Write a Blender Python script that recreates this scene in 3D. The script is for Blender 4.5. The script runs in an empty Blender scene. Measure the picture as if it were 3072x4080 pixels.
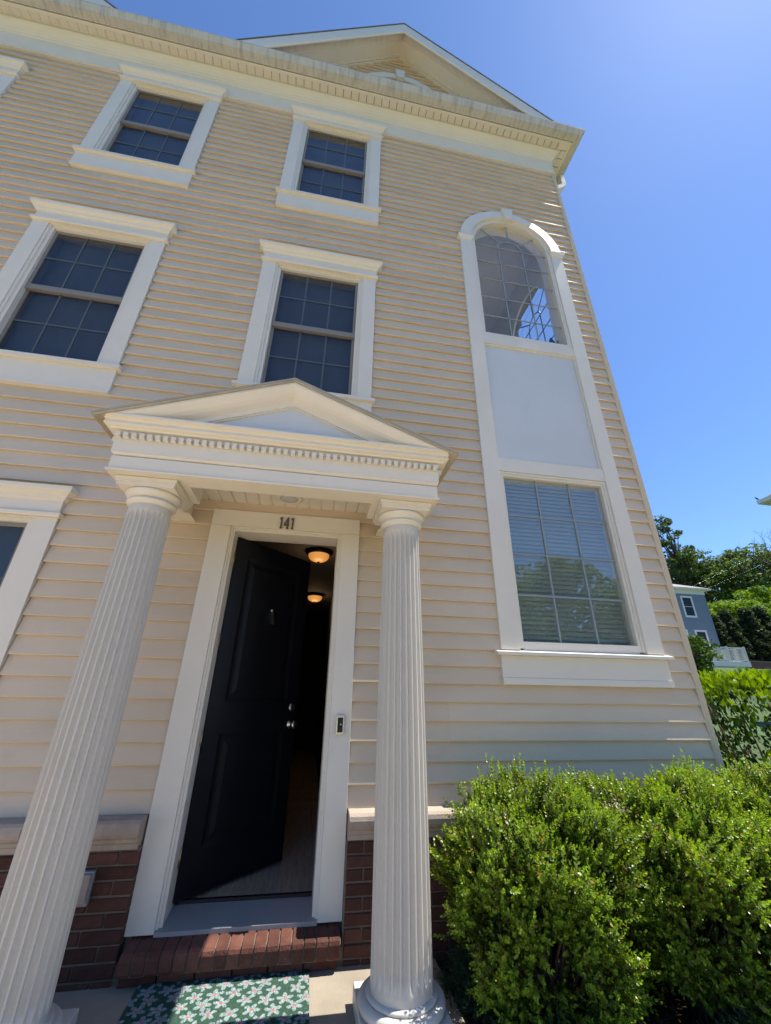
import bpy, bmesh, math, random
import numpy as np
from math import sin, cos, pi, radians, sqrt
from mathutils import Matrix, Vector

# ------------------------------------------------------------------ camera, sky, sun, exposure
scene = bpy.context.scene
COL = scene.collection
random.seed(7); RNG = np.random.default_rng(7)

def cam_axes(yaw, pitch, roll):
    cy, sy, cp, sp = cos(yaw), sin(yaw), cos(pitch), sin(pitch)
    f = Vector((sy*cp, cy*cp, sp)); r = Vector((cy, -sy, 0)); u = r.cross(f)
    cr, sr = cos(roll), sin(roll)
    return cr*r + sr*u, -sr*r + cr*u, f
cd = bpy.data.cameras.new('camera'); cam = bpy.data.objects.new('camera', cd); COL.objects.link(cam)
R_, U_, F_ = cam_axes(radians(9.67), radians(24.33), radians(0.95))
CAM = Vector((0.732, -3.194, 1.253))
cam.matrix_world = Matrix(((R_.x, U_.x, -F_.x, CAM.x), (R_.y, U_.y, -F_.y, CAM.y), (R_.z, U_.z, -F_.z, CAM.z), (0, 0, 0, 1)))
cd.sensor_fit = 'HORIZONTAL'; cd.sensor_width = 36.0; cd.lens = 1579.0/3072*36.0
cd.clip_start = 0.05; cd.clip_end = 2000
scene.camera = cam

SUN = Vector((1.0, -0.013, 2.05)).normalized()
world = bpy.data.worlds.new('World'); scene.world = world; world.use_nodes = True
wn = world.node_tree; wn.nodes.clear()
sky = wn.nodes.new('ShaderNodeTexSky'); sky.sky_type = 'NISHITA'; sky.sun_disc = False
sky.sun_elevation = math.asin(SUN.z); sky.sun_rotation = math.atan2(SUN.x, SUN.y)
sky.altitude = 100; sky.air_density = 0.75; sky.dust_density = 0.16; sky.ozone_density = 10.0
bg = wn.nodes.new('ShaderNodeBackground'); bg.inputs['Strength'].default_value = 0.15
wo = wn.nodes.new('ShaderNodeOutputWorld')
wn.links.new(sky.outputs[0], bg.inputs['Color']); wn.links.new(bg.outputs[0], wo.inputs['Surface'])
sl = bpy.data.lights.new('sun', 'SUN'); sl.energy = 5.0; sl.angle = radians(0.55); sl.color = (1.0, 0.95, 0.87)
so = bpy.data.objects.new('sun', sl); COL.objects.link(so)
so.rotation_euler = SUN.to_track_quat('Z', 'Y').to_euler(); so.location = (10, -4, 20)
vs = scene.view_settings
vs.view_transform = 'Standard'; vs.look = 'None'; vs.gamma = 1.0; vs.exposure = 0.78; vs.use_curve_mapping = False
try:
    scene.cycles.max_bounces = 6; scene.cycles.diffuse_bounces = 4; scene.cycles.glossy_bounces = 3; scene.cycles.transparent_max_bounces = 10; scene.cycles.caustics_reflective = False; scene.cycles.caustics_refractive = False
except Exception: pass

# ------------------------------------------------------------------ mesh helpers
def wpos(o):
    v = Vector((0, 0, 0))
    while o is not None:
        v = v + o.location; o = o.parent
    return v

class MB:
    def __init__(s): s.v = []; s.f = []; s.sm = []
    def add(s, verts, faces, smooth=False):
        b = len(s.v); s.v.extend(verts)
        for f in faces: s.f.append([i+b for i in f]); s.sm.append(smooth)
        return s
    def box(s, x0, x1, y0, y1, z0, z1):
        return s.add([(x0,y0,z0),(x1,y0,z0),(x1,y1,z0),(x0,y1,z0),(x0,y0,z1),(x1,y0,z1),(x1,y1,z1),(x0,y1,z1)],
                     [(0,3,2,1),(4,5,6,7),(0,1,5,4),(1,2,6,5),(2,3,7,6),(3,0,4,7)])
    def bar(s, a, b, w, d):           # rectangular bar in a plane y=const from a to b (x,z), width w, y range d
        a = Vector((a[0], a[1])); b = Vector((b[0], b[1])); t = (b-a).normalized(); n = Vector((-t.y, t.x))*w/2
        p = [a-n, b-n, b+n, a+n]
        return s.prism([(q.x, q.y) for q in p], 'y', d[0], d[1])
    def prism(s, poly, axis, lo, hi):  # poly in the two other axes
        n = len(poly)
        def P(p, h): return {'x': (h, p[0], p[1]), 'y': (p[0], h, p[1]), 'z': (p[0], p[1], h)}[axis]
        area = sum(poly[i][0]*poly[(i+1) % n][1]-poly[(i+1) % n][0]*poly[i][1] for i in range(n))
        if (area < 0) != (axis == 'y'): poly = poly[::-1]
        vs_ = [P(p, lo) for p in poly]+[P(p, hi) for p in poly]
        fs = [tuple(range(n-1, -1, -1)), tuple(range(n, 2*n))]
        for i in range(n): j = (i+1) % n; fs.append((i, j, n+j, n+i))
        return s.add(vs_, fs)
    def mitred(s, prof, x0, x1, yf, yb, smooth=False):   # moulding round three sides, profile (out, z) bottom to top
        k = len(prof); vs_ = []
        for d, z in prof: vs_ += [(x0-d, yb, z), (x0-d, yf-d, z), (x1+d, yf-d, z), (x1+d, yb, z)]
        fs = [(3, 2, 1, 0), tuple(4*(k-1)+i for i in range(4))]
        for i in range(k-1):
            a, b = 4*i, 4*i+4
            for j in range(4):
                j2 = (j+1) % 4; fs.append((a+j, a+j2, b+j2, b+j))
        return s.add(vs_, fs, smooth)
    def lathe(s, prof, n, c=(0, 0, 0), smooth=True, caps=True):
        vs_ = []; k = len(prof)
        for r, z in prof:
            for i in range(n):
                a = 2*pi*i/n; vs_.append((c[0]+r*cos(a), c[1]+r*sin(a), c[2]+z))
        fs = []
        for i in range(k-1):
            for j in range(n):
                j2 = (j+1) % n; fs.append((i*n+j, i*n+j2, (i+1)*n+j2, (i+1)*n+j))
        s.add(vs_, fs, smooth)
        if caps:
            b = len(s.v)-k*n
            s.f.append([b+i for i in range(n-1, -1, -1)]); s.sm.append(False)
            s.f.append([b+(k-1)*n+i for i in range(n)]); s.sm.append(False)
        return s
    def tube(s, pts, rad, n=8, smooth=True):
        pts = [Vector(p) for p in pts]; k = len(pts)
        if not hasattr(rad, '__len__'): rad = [rad]*k
        vs_ = []; ref = Vector((0.31, 0.17, 0.93))
        for i, p in enumerate(pts):
            t = (pts[min(i+1, k-1)]-pts[max(i-1, 0)]).normalized()
            if abs(t.dot(ref)) > .98: ref = Vector((1, 0.1, 0))
            a = t.cross(ref).normalized(); b = t.cross(a)
            for j in range(n):
                q = 2*pi*j/n; vs_.append(tuple(p+(a*cos(q)+b*sin(q))*rad[i]))
        fs = [(i*n+j, i*n+(j+1) % n, (i+1)*n+(j+1) % n, (i+1)*n+j) for i in range(k-1) for j in range(n)]
        s.add(vs_, fs, smooth)
        b = len(s.v)-k*n
        s.f.append([b+i for i in range(n)]); s.sm.append(False)
        s.f.append([b+(k-1)*n+i for i in range(n-1, -1, -1)]); s.sm.append(False)
        return s
    def rot(s, M):
        s.v = [tuple(M @ Vector(p)) for p in s.v]; return s
    def mesh(s, name, mat, org=(0, 0, 0), recalc=True):
        m = bpy.data.meshes.new(name)
        m.from_pydata([(x-org[0], y-org[1], z-org[2]) for x, y, z in s.v], [], s.f)
        m.polygons.foreach_set('use_smooth', s.sm); m.materials.append(mat)
        if not recalc: return m
        bm = bmesh.new(); bm.from_mesh(m); bmesh.ops.recalc_face_normals(bm, faces=bm.faces); bm.to_mesh(m); bm.free()
        return m
    def build(s, name, mat, parent=None, local=False, bevel=0):
        m = s.mesh(name, mat, (0, 0, 0) if (local or parent is None) else wpos(parent), recalc=name != 'pane')
        o = link(name, m, parent)
        if bevel:
            b = o.modifiers.new('bevel', 'BEVEL'); b.width = bevel; b.segments = 2; b.limit_method = 'ANGLE'; b.angle_limit = radians(40)
        return o

def link(name, data, parent=None, loc=(0, 0, 0)):
    o = bpy.data.objects.new(name, data); COL.objects.link(o); o.parent = parent; o.location = loc
    return o
def tag(o, label, cat, group=None, kind=None):
    o['label'] = label; o['category'] = cat
    if group: o['group'] = group
    if kind: o['kind'] = kind
    return o
def thing(name, loc, label, cat, group=None):
    o = link(name, None, None, loc); o.empty_display_size = 0.2
    return tag(o, label, cat, group)
def struct(o): o['kind'] = 'structure'; return o
def copy_tree(o, parent, loc=None):
    c = o.copy(); COL.objects.link(c); c.parent = parent
    if loc is not None: c.location = loc
    for ch in o.children: copy_tree(ch, c)
    return c

# ------------------------------------------------------------------ materials
def mat_base(name):
    m = bpy.data.materials.new(name); m.use_nodes = True
    nt = m.node_tree; b = nt.nodes['Principled BSDF']; return m, nt, b
def nnode(nt, t, **kw):
    n = nt.nodes.new(t)
    for k, v in kw.items():
        if k in n.inputs: n.inputs[k].default_value = v
        else: setattr(n, k, v)
    return n
def pmat(name, col, rough=.5, var=.08, scale=3.0, bump=0.0, bscale=60., spec=.35, metal=0., stretch=(1, 1, 1), stain=None, objrand=0.0, detail=5):
    m, nt, b = mat_base(name); L = nt.links
    tc = nnode(nt, 'ShaderNodeTexCoord'); mp = nnode(nt, 'ShaderNodeMapping'); mp.inputs['Scale'].default_value = stretch
    L.new(tc.outputs['Object'], mp.inputs['Vector'])
    nz = nnode(nt, 'ShaderNodeTexNoise', Scale=scale, Detail=detail, Roughness=.6); L.new(mp.outputs[0], nz.inputs['Vector'])
    rp = nnode(nt, 'ShaderNodeValToRGB')
    c0 = tuple(max(0, c*(1-var)) for c in col); c1 = tuple(min(1, c*(1+var)) for c in col)
    rp.color_ramp.elements[0].color = (*c0, 1); rp.color_ramp.elements[1].color = (*c1, 1)
    rp.color_ramp.elements[0].position = .3; rp.color_ramp.elements[1].position = .7
    L.new(nz.outputs['Fac'], rp.inputs[0]); out = rp.outputs[0]
    if stain:      # (colour, scale, stretch, threshold, amount)
        sc_, ss, st, th, am = stain
        mp2 = nnode(nt, 'ShaderNodeMapping'); mp2.inputs['Scale'].default_value = st; L.new(tc.outputs['Object'], mp2.inputs['Vector'])
        n2 = nnode(nt, 'ShaderNodeTexNoise', Scale=ss, Detail=6.0, Roughness=.65); L.new(mp2.outputs[0], n2.inputs['Vector'])
        r2 = nnode(nt, 'ShaderNodeValToRGB'); r2.color_ramp.elements[0].position = th; r2.color_ramp.elements[1].position = min(1, th+.22)
        r2.color_ramp.elements[1].color = (am, am, am, 1); r2.color_ramp.elements[0].color = (0, 0, 0, 1); L.new(n2.outputs['Fac'], r2.inputs[0])
        mx = nnode(nt, 'ShaderNodeMix'); mx.data_type = 'RGBA'; mx.inputs['B'].default_value = (*sc_, 1)
        L.new(r2.outputs[0], mx.inputs['Factor']); L.new(out, mx.inputs['A']); out = mx.outputs['Result']
    if objrand:
        oi = nnode(nt, 'ShaderNodeObjectInfo'); mr = nnode(nt, 'ShaderNodeMapRange'); mr.inputs['To Min'].default_value = 1-objrand; mr.inputs['To Max'].default_value = 1+objrand
        L.new(oi.outputs['Random'], mr.inputs['Value'])
        hs = nnode(nt, 'ShaderNodeHueSaturation'); L.new(out, hs.inputs['Color']); L.new(mr.outputs[0], hs.inputs['Value']); out = hs.outputs[0]
    L.new(out, b.inputs['Base Color'])
    b.inputs['Roughness'].default_value = rough; b.inputs['Metallic'].default_value = metal
    b.inputs['Specular IOR Level'].default_value = spec
    if bump:
        n3 = nnode(nt, 'ShaderNodeTexNoise', Scale=bscale, Detail=4.0); L.new(mp.outputs[0], n3.inputs['Vector'])
        bp = nnode(nt, 'ShaderNodeBump', Strength=bump, Distance=.01); L.new(n3.outputs['Fac'], bp.inputs['Height']); L.new(bp.outputs[0], b.inputs['Normal'])
    return m
def leafmat(name, rough=.4, trans=.35, spec=.3):
    m, nt, b = mat_base(name); L = nt.links
    at = nnode(nt, 'ShaderNodeAttribute', attribute_name='Col'); L.new(at.outputs['Color'], b.inputs['Base Color'])
    b.inputs['Roughness'].default_value = rough; b.inputs['Specular IOR Level'].default_value = spec
    tr = nnode(nt, 'ShaderNodeBsdfTranslucent'); hs = nnode(nt, 'ShaderNodeHueSaturation', Hue=.485, Saturation=1.15, Value=1.7)
    L.new(at.outputs['Color'], hs.inputs['Color']); L.new(hs.outputs[0], tr.inputs['Color'])
    mx = nnode(nt, 'ShaderNodeMixShader', Fac=trans); L.new(b.outputs[0], mx.inputs[1]); L.new(tr.outputs[0], mx.inputs[2])
    L.new(mx.outputs[0], nt.nodes['Material Output'].inputs['Surface']); return m
def glassmat(name, tint=(.55, .6, .62), ior=1.6, rough=.015, rtint=(1, 1, 1)):
    m, nt, b = mat_base(name); L = nt.links; nt.nodes.remove(b)
    tr = nnode(nt, 'ShaderNodeBsdfTransparent'); tr.inputs['Color'].default_value = (*tint, 1)
    gl = nnode(nt, 'ShaderNodeBsdfGlossy'); gl.inputs['Roughness'].default_value = rough; gl.inputs['Color'].default_value = (*rtint, 1)
    fr = nnode(nt, 'ShaderNodeFresnel', IOR=ior); ge = nnode(nt, 'ShaderNodeNewGeometry'); mi = nnode(nt, 'ShaderNodeMapRange')
    mi.inputs['To Min'].default_value = ior; mi.inputs['To Max'].default_value = 1/ior; L.new(ge.outputs['Backfacing'], mi.inputs['Value']); L.new(mi.outputs[0], fr.inputs['IOR']); mx = nnode(nt, 'ShaderNodeMixShader')
    tc = nnode(nt, 'ShaderNodeTexCoord'); nz = nnode(nt, 'ShaderNodeTexNoise', Scale=2.2, Detail=1.0); bp = nnode(nt, 'ShaderNodeBump', Strength=.05, Distance=.02)
    L.new(tc.outputs['Object'], nz.inputs['Vector']); L.new(nz.outputs['Fac'], bp.inputs['Height']); L.new(bp.outputs[0], gl.inputs['Normal'])
    L.new(fr.outputs[0], mx.inputs['Fac']); L.new(tr.outputs[0], mx.inputs[1]); L.new(gl.outputs[0], mx.inputs[2])
    L.new(mx.outputs[0], nt.nodes['Material Output'].inputs['Surface']); return m

M = {}
M['siding'] = pmat('tan_vinyl_siding', (.595, .495, .372), .52, .05, 1.6, .12, 90., .3, stretch=(1, 1, 3), stain=((.37, .30, .22), 1.1, (1, 1, 3.0), .56, .38), objrand=.045)
M['post'] = pmat('matt_tan_corner_post', (.58, .49, .36), .75, .05, 2.0, .05, 60., .1)
M['white'] = pmat('white_trim_paint', (.69, .65, .57), .45, .025, 4.0, .06, 120., .3, stain=((.60, .57, .50), 3.0, (1, 1, .5), .66, .35))
M['cream'] = pmat('cream_moulded_trim', (.69, .65, .565), .5, .03, 3.0, .08, 90., .3, stain=((.55, .47, .35), 3.5, (1, 1, .35), .62, .35))
M['column'] = pmat('white_column_paint', (.54, .51, .45), .42, .02, 5.0, .05, 150., .35, stain=((.62, .6, .53), 4.0, (1, 1, .25), .66, .3))
M['gutter'] = pmat('weathered_gutter', (.52, .505, .46), .55, .06, 3.0, 0, 60, .3, stain=((.22, .212, .195), 16., (1, .2, .05), .47, .65))
M['core'] = pmat('wall_sheathing', (.30, .26, .20), .8)
M['sash'] = pmat('taupe_window_sash', (.22, .205, .185), .5, .05)
M['muntin'] = pmat('grey_window_grille', (.085, .108, .125), .5, .03)
M['muntin_white'] = pmat('white_window_grille', (.25, .29, .31), .5, .03)
M['shade'] = pmat('dim_roller_shade', (.135, .150, .170), .8, .12, 2.0, stretch=(2, 1, .6))
M['glass_dark'] = glassmat('screened_glass', (.55, .6, .66), 1.45, .03)
M['glass'] = glassmat('clear_glass', (.75, .79, .76), 2.25, .01)
M['glass_arch'] = glassmat('arched_window_glass', (.95, .96, .97), 1.55, .01)
M['slat'] = pmat('pale_blind_slat', (.43, .47, .43), .6, .04)
M['panel'] = pmat('flat_grey_white_panel', (.57, .60, .62), .45, .04, 1.2, .05, 30., .3, stain=((.50, .50, .48), 2.0, (1, 1, .3), .58, .4))
M['brick'] = pmat('red_brick', (.130, .053, .037), .85, .28, 9.0, .5, 70., .2, objrand=.28, stain=((.10, .05, .04), 5., (1, 1, 1), .55, .7))
M['shaded_wallbrick'] = pmat('shaded_brown_brick', (.095, .042, .031), .85, .28, 9.0, .5, 70., .2, objrand=.3, stain=((.045, .028, .022), 5., (1, 1, 1), .5, .75))  # darker copy of the step brick, the wall's shade put into its colour
M['mortar'] = pmat('mortar', (.17, .135, .10), .9, .15, 20., .4, 120.)
M['mortar_dark'] = pmat('old_mortar', (.20, .17, .14), .9, .2, 20., .4, 120.)
M['stone'] = pmat('cast_stone', (.43, .35, .28), .8, .12, 6., .3, 120., .2, stain=((.17, .13, .10), 3., (1, 1, .4), .5, .6))
M['bounce_paving'] = pmat('warm_bounce_paving', (.66, .52, .36), .85, .12, 2.0, .3, 60., .2)  # for unseen ground, made pale and warm to bounce light onto the facade
M['walk'] = pmat('warm_concrete_walk', (.50, .415, .305), .85, .12, 3.0, .3, 120., .2)
M['concrete'] = pmat('pale_concrete', (.31, .265, .205), .85, .12, 5.0, .35, 160., .2, stain=((.30, .26, .2), 2.2, (1, 1, 1), .56, .5))
M['shingle'] = pmat('grey_shingle', (.10, .10, .105), .9, .3, 20., .5, 60.)
M['metal_edge'] = pmat('bronze_drip_edge', (.46, .39, .27), .45, .12, 6., 0, 60, .5, metal=.4)
M['door'] = pmat('dark_navy_door_paint', (.0055, .006, .009), .36, .1, 6., .08, 25., .25)
M['nickel'] = pmat('brushed_nickel', (.62, .58, .52), .28, .05, 20., metal=1.)
M['brass'] = pmat('aged_brass_hinge', (.45, .36, .2), .35, .1, 20., metal=1.)
M['number'] = pmat('grey_metal_numeral', (.16, .15, .15), .45, .15, 30., metal=.5)
M['number_edge'] = pmat('pale_numeral_face', (.30, .29, .29), .4, .1, 30., metal=.5)
M['black'] = pmat('black_plastic', (.012, .012, .014), .25, .05)
M['bronze'] = pmat('dark_bronze_lamp_metal', (.018, .014, .012), .3, .05, metal=.7)
M['sill_grey'] = pmat('grey_aluminium_threshold', (.31, .315, .325), .5, .05, metal=.3)
M['plank'] = pmat('grey_oak_plank', (.40, .33, .25), .5, .25, 5., .2, 40., .3, stretch=(9, 1, 9), objrand=.14)
M['hallwall'] = pmat('gloom_toned_hall_wall', (.055, .045, .045), .8, .03)  # near-black tone puts the hall's gloom into the wall colour
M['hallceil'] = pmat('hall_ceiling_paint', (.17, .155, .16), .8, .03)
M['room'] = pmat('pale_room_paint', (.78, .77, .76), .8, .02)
M['mulch'] = pmat('dark_mulch', (.045, .03, .02), .95, .45, 30., .8, 60.)
M['asphalt'] = pmat('asphalt', (.06, .06, .062), .9, .15, 30., .3, 120.)
M['bark'] = pmat('tree_bark', (.10, .075, .055), .9, .3, 12., .6, 30., stretch=(3, 3, .6))
M['twig'] = pmat('brown_twig', (.13, .085, .05), .9, .3, 20.)
M['greyhouse'] = pmat('slate_grey_siding', (.19, .207, .24), .55, .04, 2.0, objrand=.03)
M['farwindow'] = pmat('far_dark_glass', (.012, .015, .022), .35, .1, spec=.15)
M['boxleaf'] = leafmat('boxwood_leaf', .38, .30, .35)
M['laurelleaf'] = leafmat('laurel_leaf', .45, .34, .12)
M['juniper'] = leafmat('juniper_needle', .7, .2, .1)
M['treeleaf'] = leafmat('tree_leaf', .6, .3, .15)
M['grass'] = pmat('lawn_grass', (.055, .095, .025), .9, .35, 3., .6, 40.)

# emissive lamp bowl (lit lamp in the hall)
def lampmat(name, col, st):
    m, nt, b = mat_base(name); L = nt.links
    tc = nnode(nt, 'ShaderNodeTexCoord'); sp = nnode(nt, 'ShaderNodeVectorMath', operation='LENGTH')
    sub = nnode(nt, 'ShaderNodeVectorMath', operation='SUBTRACT'); sub.inputs[1].default_value = (.0, -.05, -.06)
    L.new(tc.outputs['Object'], sub.inputs[0]); L.new(sub.outputs[0], sp.inputs[0])
    rp = nnode(nt, 'ShaderNodeValToRGB'); rp.color_ramp.elements[0].position = .02; rp.color_ramp.elements[0].color = (1, .50, .14, 1)
    rp.color_ramp.elements[1].position = .14; rp.color_ramp.elements[1].color = (*col, 1); L.new(sp.outputs['Value'], rp.inputs[0])
    L.new(rp.outputs[0], b.inputs['Emission Color']); b.inputs['Emission Strength'].default_value = st
    b.inputs['Base Color'].default_value = (.16, .08, .02, 1); b.inputs['Roughness'].default_value = .3
    return m
M['lamp'] = lampmat('lit_amber_glass', (.50, .155, .018), .55)
M['porchlens'] = pmat('frosted_porch_lens', (.55, .54, .5), .35)

# ------------------------------------------------------------------ ground
Z0 = -0.17            # porch slab
ZG = -0.25            # soil
def terrain(x, y):
    def ss(a, b, t):
        t = max(0, min(1, (t-a)/(b-a))); return t*t*(3-2*t)
    h = ZG + 3.3*ss(5, 22, y)*ss(4.5, 16, x) + 5.0*ss(26, 60, y) + 10*ss(60, 160, y)
    return h
def build_ground():
    xs = [-400, -200, -100, -60, -40, -28, -20, -14, -10, -7, -5, -3, -1, 1, 3, 4.5, 6, 8, 10, 12, 14, 16, 18, 20, 23, 26, 30, 34, 38, 44, 50, 58, 66, 80, 100, 140, 220, 400]
    ys = [-400, -200, -100, -60, -40, -28, -20, -12, -8, -5, -3, -1, 1, 3, 5, 7, 9, 11, 13, 15, 17, 19, 21, 23, 26, 30, 35, 40, 46, 54, 62, 75, 90, 120, 160, 240, 400]
    v = [(x, y, terrain(x, y)) for y in ys for x in xs]; n = len(xs)
    f = [(j*n+i, j*n+i+1, (j+1)*n+i+1, (j+1)*n+i) for j in range(len(ys)-1) for i in range(n-1)]
    b = MB(); b.add(v, f, True); struct(b.build('ground', M['grass']))
    b = MB(); b.box(-1.0, 1.60, -1.9, -.085, -.4, Z0); struct(b.build('porch_slab', M['concrete'], bevel=.008))
    b = MB(); b.box(-1.0, 1.60, -9.5, -1.908, -.45, Z0-.012); struct(b.build('path', M['walk'], bevel=.008))
    b = MB(); b.box(-60, 60, -16.5, -9.51, -.45, Z0-.13); struct(b.build('road', M['asphalt']))
    b = MB(); b.box(-14, -1.008, -9.5, -2.62, -.45, Z0-.016); b.box(1.608, 14, -9.5, -2.62, -.45, Z0-.016); struct(b.build('bounce_driveway', M['bounce_paving']))  # out of view, laid large and pale for warm bounce light
    b = MB()
    xs2 = np.linspace(1.61, 5.2, 40); ys2 = np.linspace(-2.6, -.09, 30)
    v = [(x, y, ZG+.02+.012*sin(x*9+y*3)+.010*sin(y*13-x*5)) for y in ys2 for x in xs2]; n = 40
    b.add(v, [(j*n+i, j*n+i+1, (j+1)*n+i+1, (j+1)*n+i) for j in range(29) for i in range(n-1)], True)
    struct(b.build('mulch_bed', M['mulch']))
    b = MB(); b.box(-7, -1.01, -.75, -.09, -.5, ZG+.02); struct(b.build('planting_bed', M['mulch']))
    b = MB(); b.box(-14, -1.01, -2.615, -.76, -.5, Z0-.02); struct(b.build('bounce_pavement', M['bounce_paving']))  # out of view, added over the bed to send up more warm light
build_ground()

# ------------------------------------------------------------------ the townhouse
house = thing('townhouse', (0.45, 0, ZG), 'three storey townhouse clad in tan lap siding with white trim', 'house')
DC = 0.12717
def cz(k): return 0.92967+DC*k
XL, XR = -6.6, 3.968
DCX = 0.45
WINS = [(.455, 3.93), (.455, 7.13), (-1.89, 3.93), (-1.89, 7.13), (-1.90, .62), (-4.30, 6.60), (-4.24, 3.40), (-4.24, .62)]
AX, ASP, AR = 2.985, 6.91, .535        # arched window centre, spring line, glass radius
# siding openings
cuts = [(x-.655, x+.655, z-.31, z+2.0) for x, z in WINS]
cuts.append((-.152, 1.046, -1, 2.597)); cuts.append((2.235, 3.735, 1.32, 6.93))
def seg_row(k):
    za, zb = cz(k), cz(k)+DC; iv = [(XL, XR)]
    cc = [c for c in cuts if min(zb, c[3])-max(za, c[2]) > .45*DC]
    zm = max(0, za-ASP)
    if 0 <= zm < .72 and za > ASP-.06: h = sqrt(max(0, .72**2-zm**2)); cc.append((AX-h, AX+h, 0, 0))
    for c in sorted(cc):
        out = []
        for a, b in iv:
            if c[1] <= a or c[0] >= b: out.append((a, b)); continue
            if c[0]-a > .02: out.append((a, c[0]))
            if b-c[1] > .02: out.append((c[1], b))
        iv = out
    res = []
    for a, b in iv:
        if b-a > 2.4 and k % 4 < 2 or b-a > 6:
            s = a+(b-a)*(.25+.5*(((k//2)*37 % 11)/11)); res += [(a, s+.012, 0), (s, b, .0018)]
        else: res.append((a, b, 0))
    return res
nb = 0
for k in range(-3, 65):
    z = cz(k)
    for a, b, off in seg_row(k):
        w = .0008*sin(k*2.3+a)
        dpt = .016 if k % 2 else .009
        prof = [(.003, z+dpt+.003), (-.0085, z+dpt), (-.0095, z+.0015), (-.0310-off-w, z), (-.0335-off-w, z+.005), (-.0035-off, z+DC+.022), (.003, z+DC+.022)]
        MB().prism(prof, 'x', a, b).build('siding_board', M['siding'], house); nb += 1
print('siding boards', nb)

# structural wall behind the siding, with real openings
AH = AR+.014
holes = [(x-.457, x+.457, z-.006, z+1.758) for x, z in WINS]
holes += [(-.008, .908, -.3, 2.468), (AX-AH, AX+AH, 1.612, 3.224), (AX-AH, AX+AH, 5.162, ASP), (AX-AH, AX+AH, ASP, ASP+.2), (AX-.52, AX+.52, ASP+.2, ASP+.4), (AX-.38, AX+.38, ASP+.4, ASP+.555)]
def wall_cells(b, holes, x0, x1, z0, z1, y0, y1, swap=False):
    xs = sorted({x0, x1, *[h[0] for h in holes], *[h[1] for h in holes]}); zs = sorted({z0, z1, *[h[2] for h in holes], *[h[3] for h in holes]})
    xs = [x for x in xs if x0 <= x <= x1]; zs = [z for z in zs if z0 <= z <= z1]
    for i in range(len(xs)-1):
        run = None
        for j in range(len(zs)-1):
            xm, zm = (xs[i]+xs[i+1])/2, (zs[j]+zs[j+1])/2
            inh = any(h[0] < xm < h[1] and h[2] < zm < h[3] for h in holes)
            if not inh and run is None: run = zs[j]
            if run is not None and (inh or j == len(zs)-2):
                top = zs[j] if inh else zs[j+1]
                if swap: b.box(y0, y1, xs[i], xs[i+1], run, top)
                else: b.box(xs[i], xs[i+1], y0, y1, run, top)
                run = None
b = MB(); wall_cells(b, holes, XL, 3.96, -.4, 9.66, .005, .14)
sh = [(1.07-.535, 1.07+.535, 5.17, ASP), (1.07-.535, 1.07+.535, ASP, ASP+.2), (1.07-.5, 1.07+.5, ASP+.2, ASP+.4), (1.07-.36, 1.07+.36, ASP+.4, ASP+.54)]
wall_cells(b, sh, .142, 9.0, -.4, 9.66, 3.86, 3.96, True)
b.box(XL, 3.96, 9.0, 9.15, -.4, 9.66); b.box(XL-.12, XL-.002, .005, 9.15, -.4, 9.66)
b.build('wall', M['core'], house)
# lapped siding on the side wall (one sheet, out of the picture)
b = MB()
for k in range(-3, 65):
    z = cz(k)
    for (a, c) in ([(.08, 9.1)] if not 5.0 < z < 7.6 else [(.08, .40), (1.74, 9.1)]):
        b.prism([(3.962, z), (4.005, z), (4.007, z+.004), (3.985, z+DC+.005), (3.962, z+DC+.005)], 'y', a, c)
b.build('side_siding', M['siding'], house)
# corner post
b = MB(); b.box(3.990, 4.026, -.0355, .07, .573, 9.134); b.box(3.966, 3.9895, -.0335, .02, .573, 9.134)
b.prism([(3.9895, -.0355), (3.9895, -.0330), (3.9865, -.0330)], 'z', .573, 9.134)
b.build('corner_post', M['post'], house)
b = MB(); b.box(XL, -.153, -.022, .0, .5535, .572); b.box(1.047, XR, -.022, .0, .5535, .572); b.build('starter_strip', M['white'], house)

# --- brick base, cast stone ledge
def brick_mesh(L):
    r = .004; rr = np.random.default_rng(int(L*1000)); b = MB(); j = lambda: float(rr.normal(0, .0012))
    f = [(r+j(), -.001+j(), r+j()), (L-r+j(), -.001+j(), r+j()), (L-r+j(), -.001+j(), .057-r+j()), (r+j(), -.001+j(), .057-r+j())]
    e = [(0, r, 0), (L, r, 0), (L, r, .057), (0, r, .057)]; k = [(0, .06, 0), (L, .06, 0), (L, .06, .057), (0, .06, .057)]
    b.add(f+e+k, [(0, 1, 2, 3)]+[(4+i, 4+(i+1) % 4, (i+1) % 4, i) for i in range(4)]+[(8+i, 8+(i+1) % 4, 4+(i+1) % 4, 4+i) for i in range(4)])
    return b.mesh('brick', M['shaded_wallbrick'])
brick_me = brick_mesh(.203); half_me = brick_mesh(.098)
hw = wpos(house)
rowz = [.333-.0675*i for i in range(9)]
for i, z in enumerate(rowz):
    for (xa, xb) in ((-2.55, -.150), (1.055, 4.0)):
        sgn = -1 if xb < 0 else 1; p = xb if sgn < 0 else xa; first = i % 2 == 0; lim = 2.5 if sgn < 0 else 1.95; run = 0
        while run < lim:
            L = .098 if first else .203; me = half_me if first else brick_me; first = False
            xx = p-L-run if sgn < 0 else p+run
            link('brick', me, house, (xx-hw.x, -.100+random.uniform(-.003, .003)-hw.y, z+random.uniform(-.001, .001)-hw.z)); run += L+.010
b = MB(); b.box(XL, -.152, -.092, .0, -.42, .405); b.box(1.046, 4.02, -.092, .0, -.42, .405); b.box(-.152, 1.046, -.092, .0, -.42, -.09)
b.build('mortar_wall', M['mortar'], house)
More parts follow.
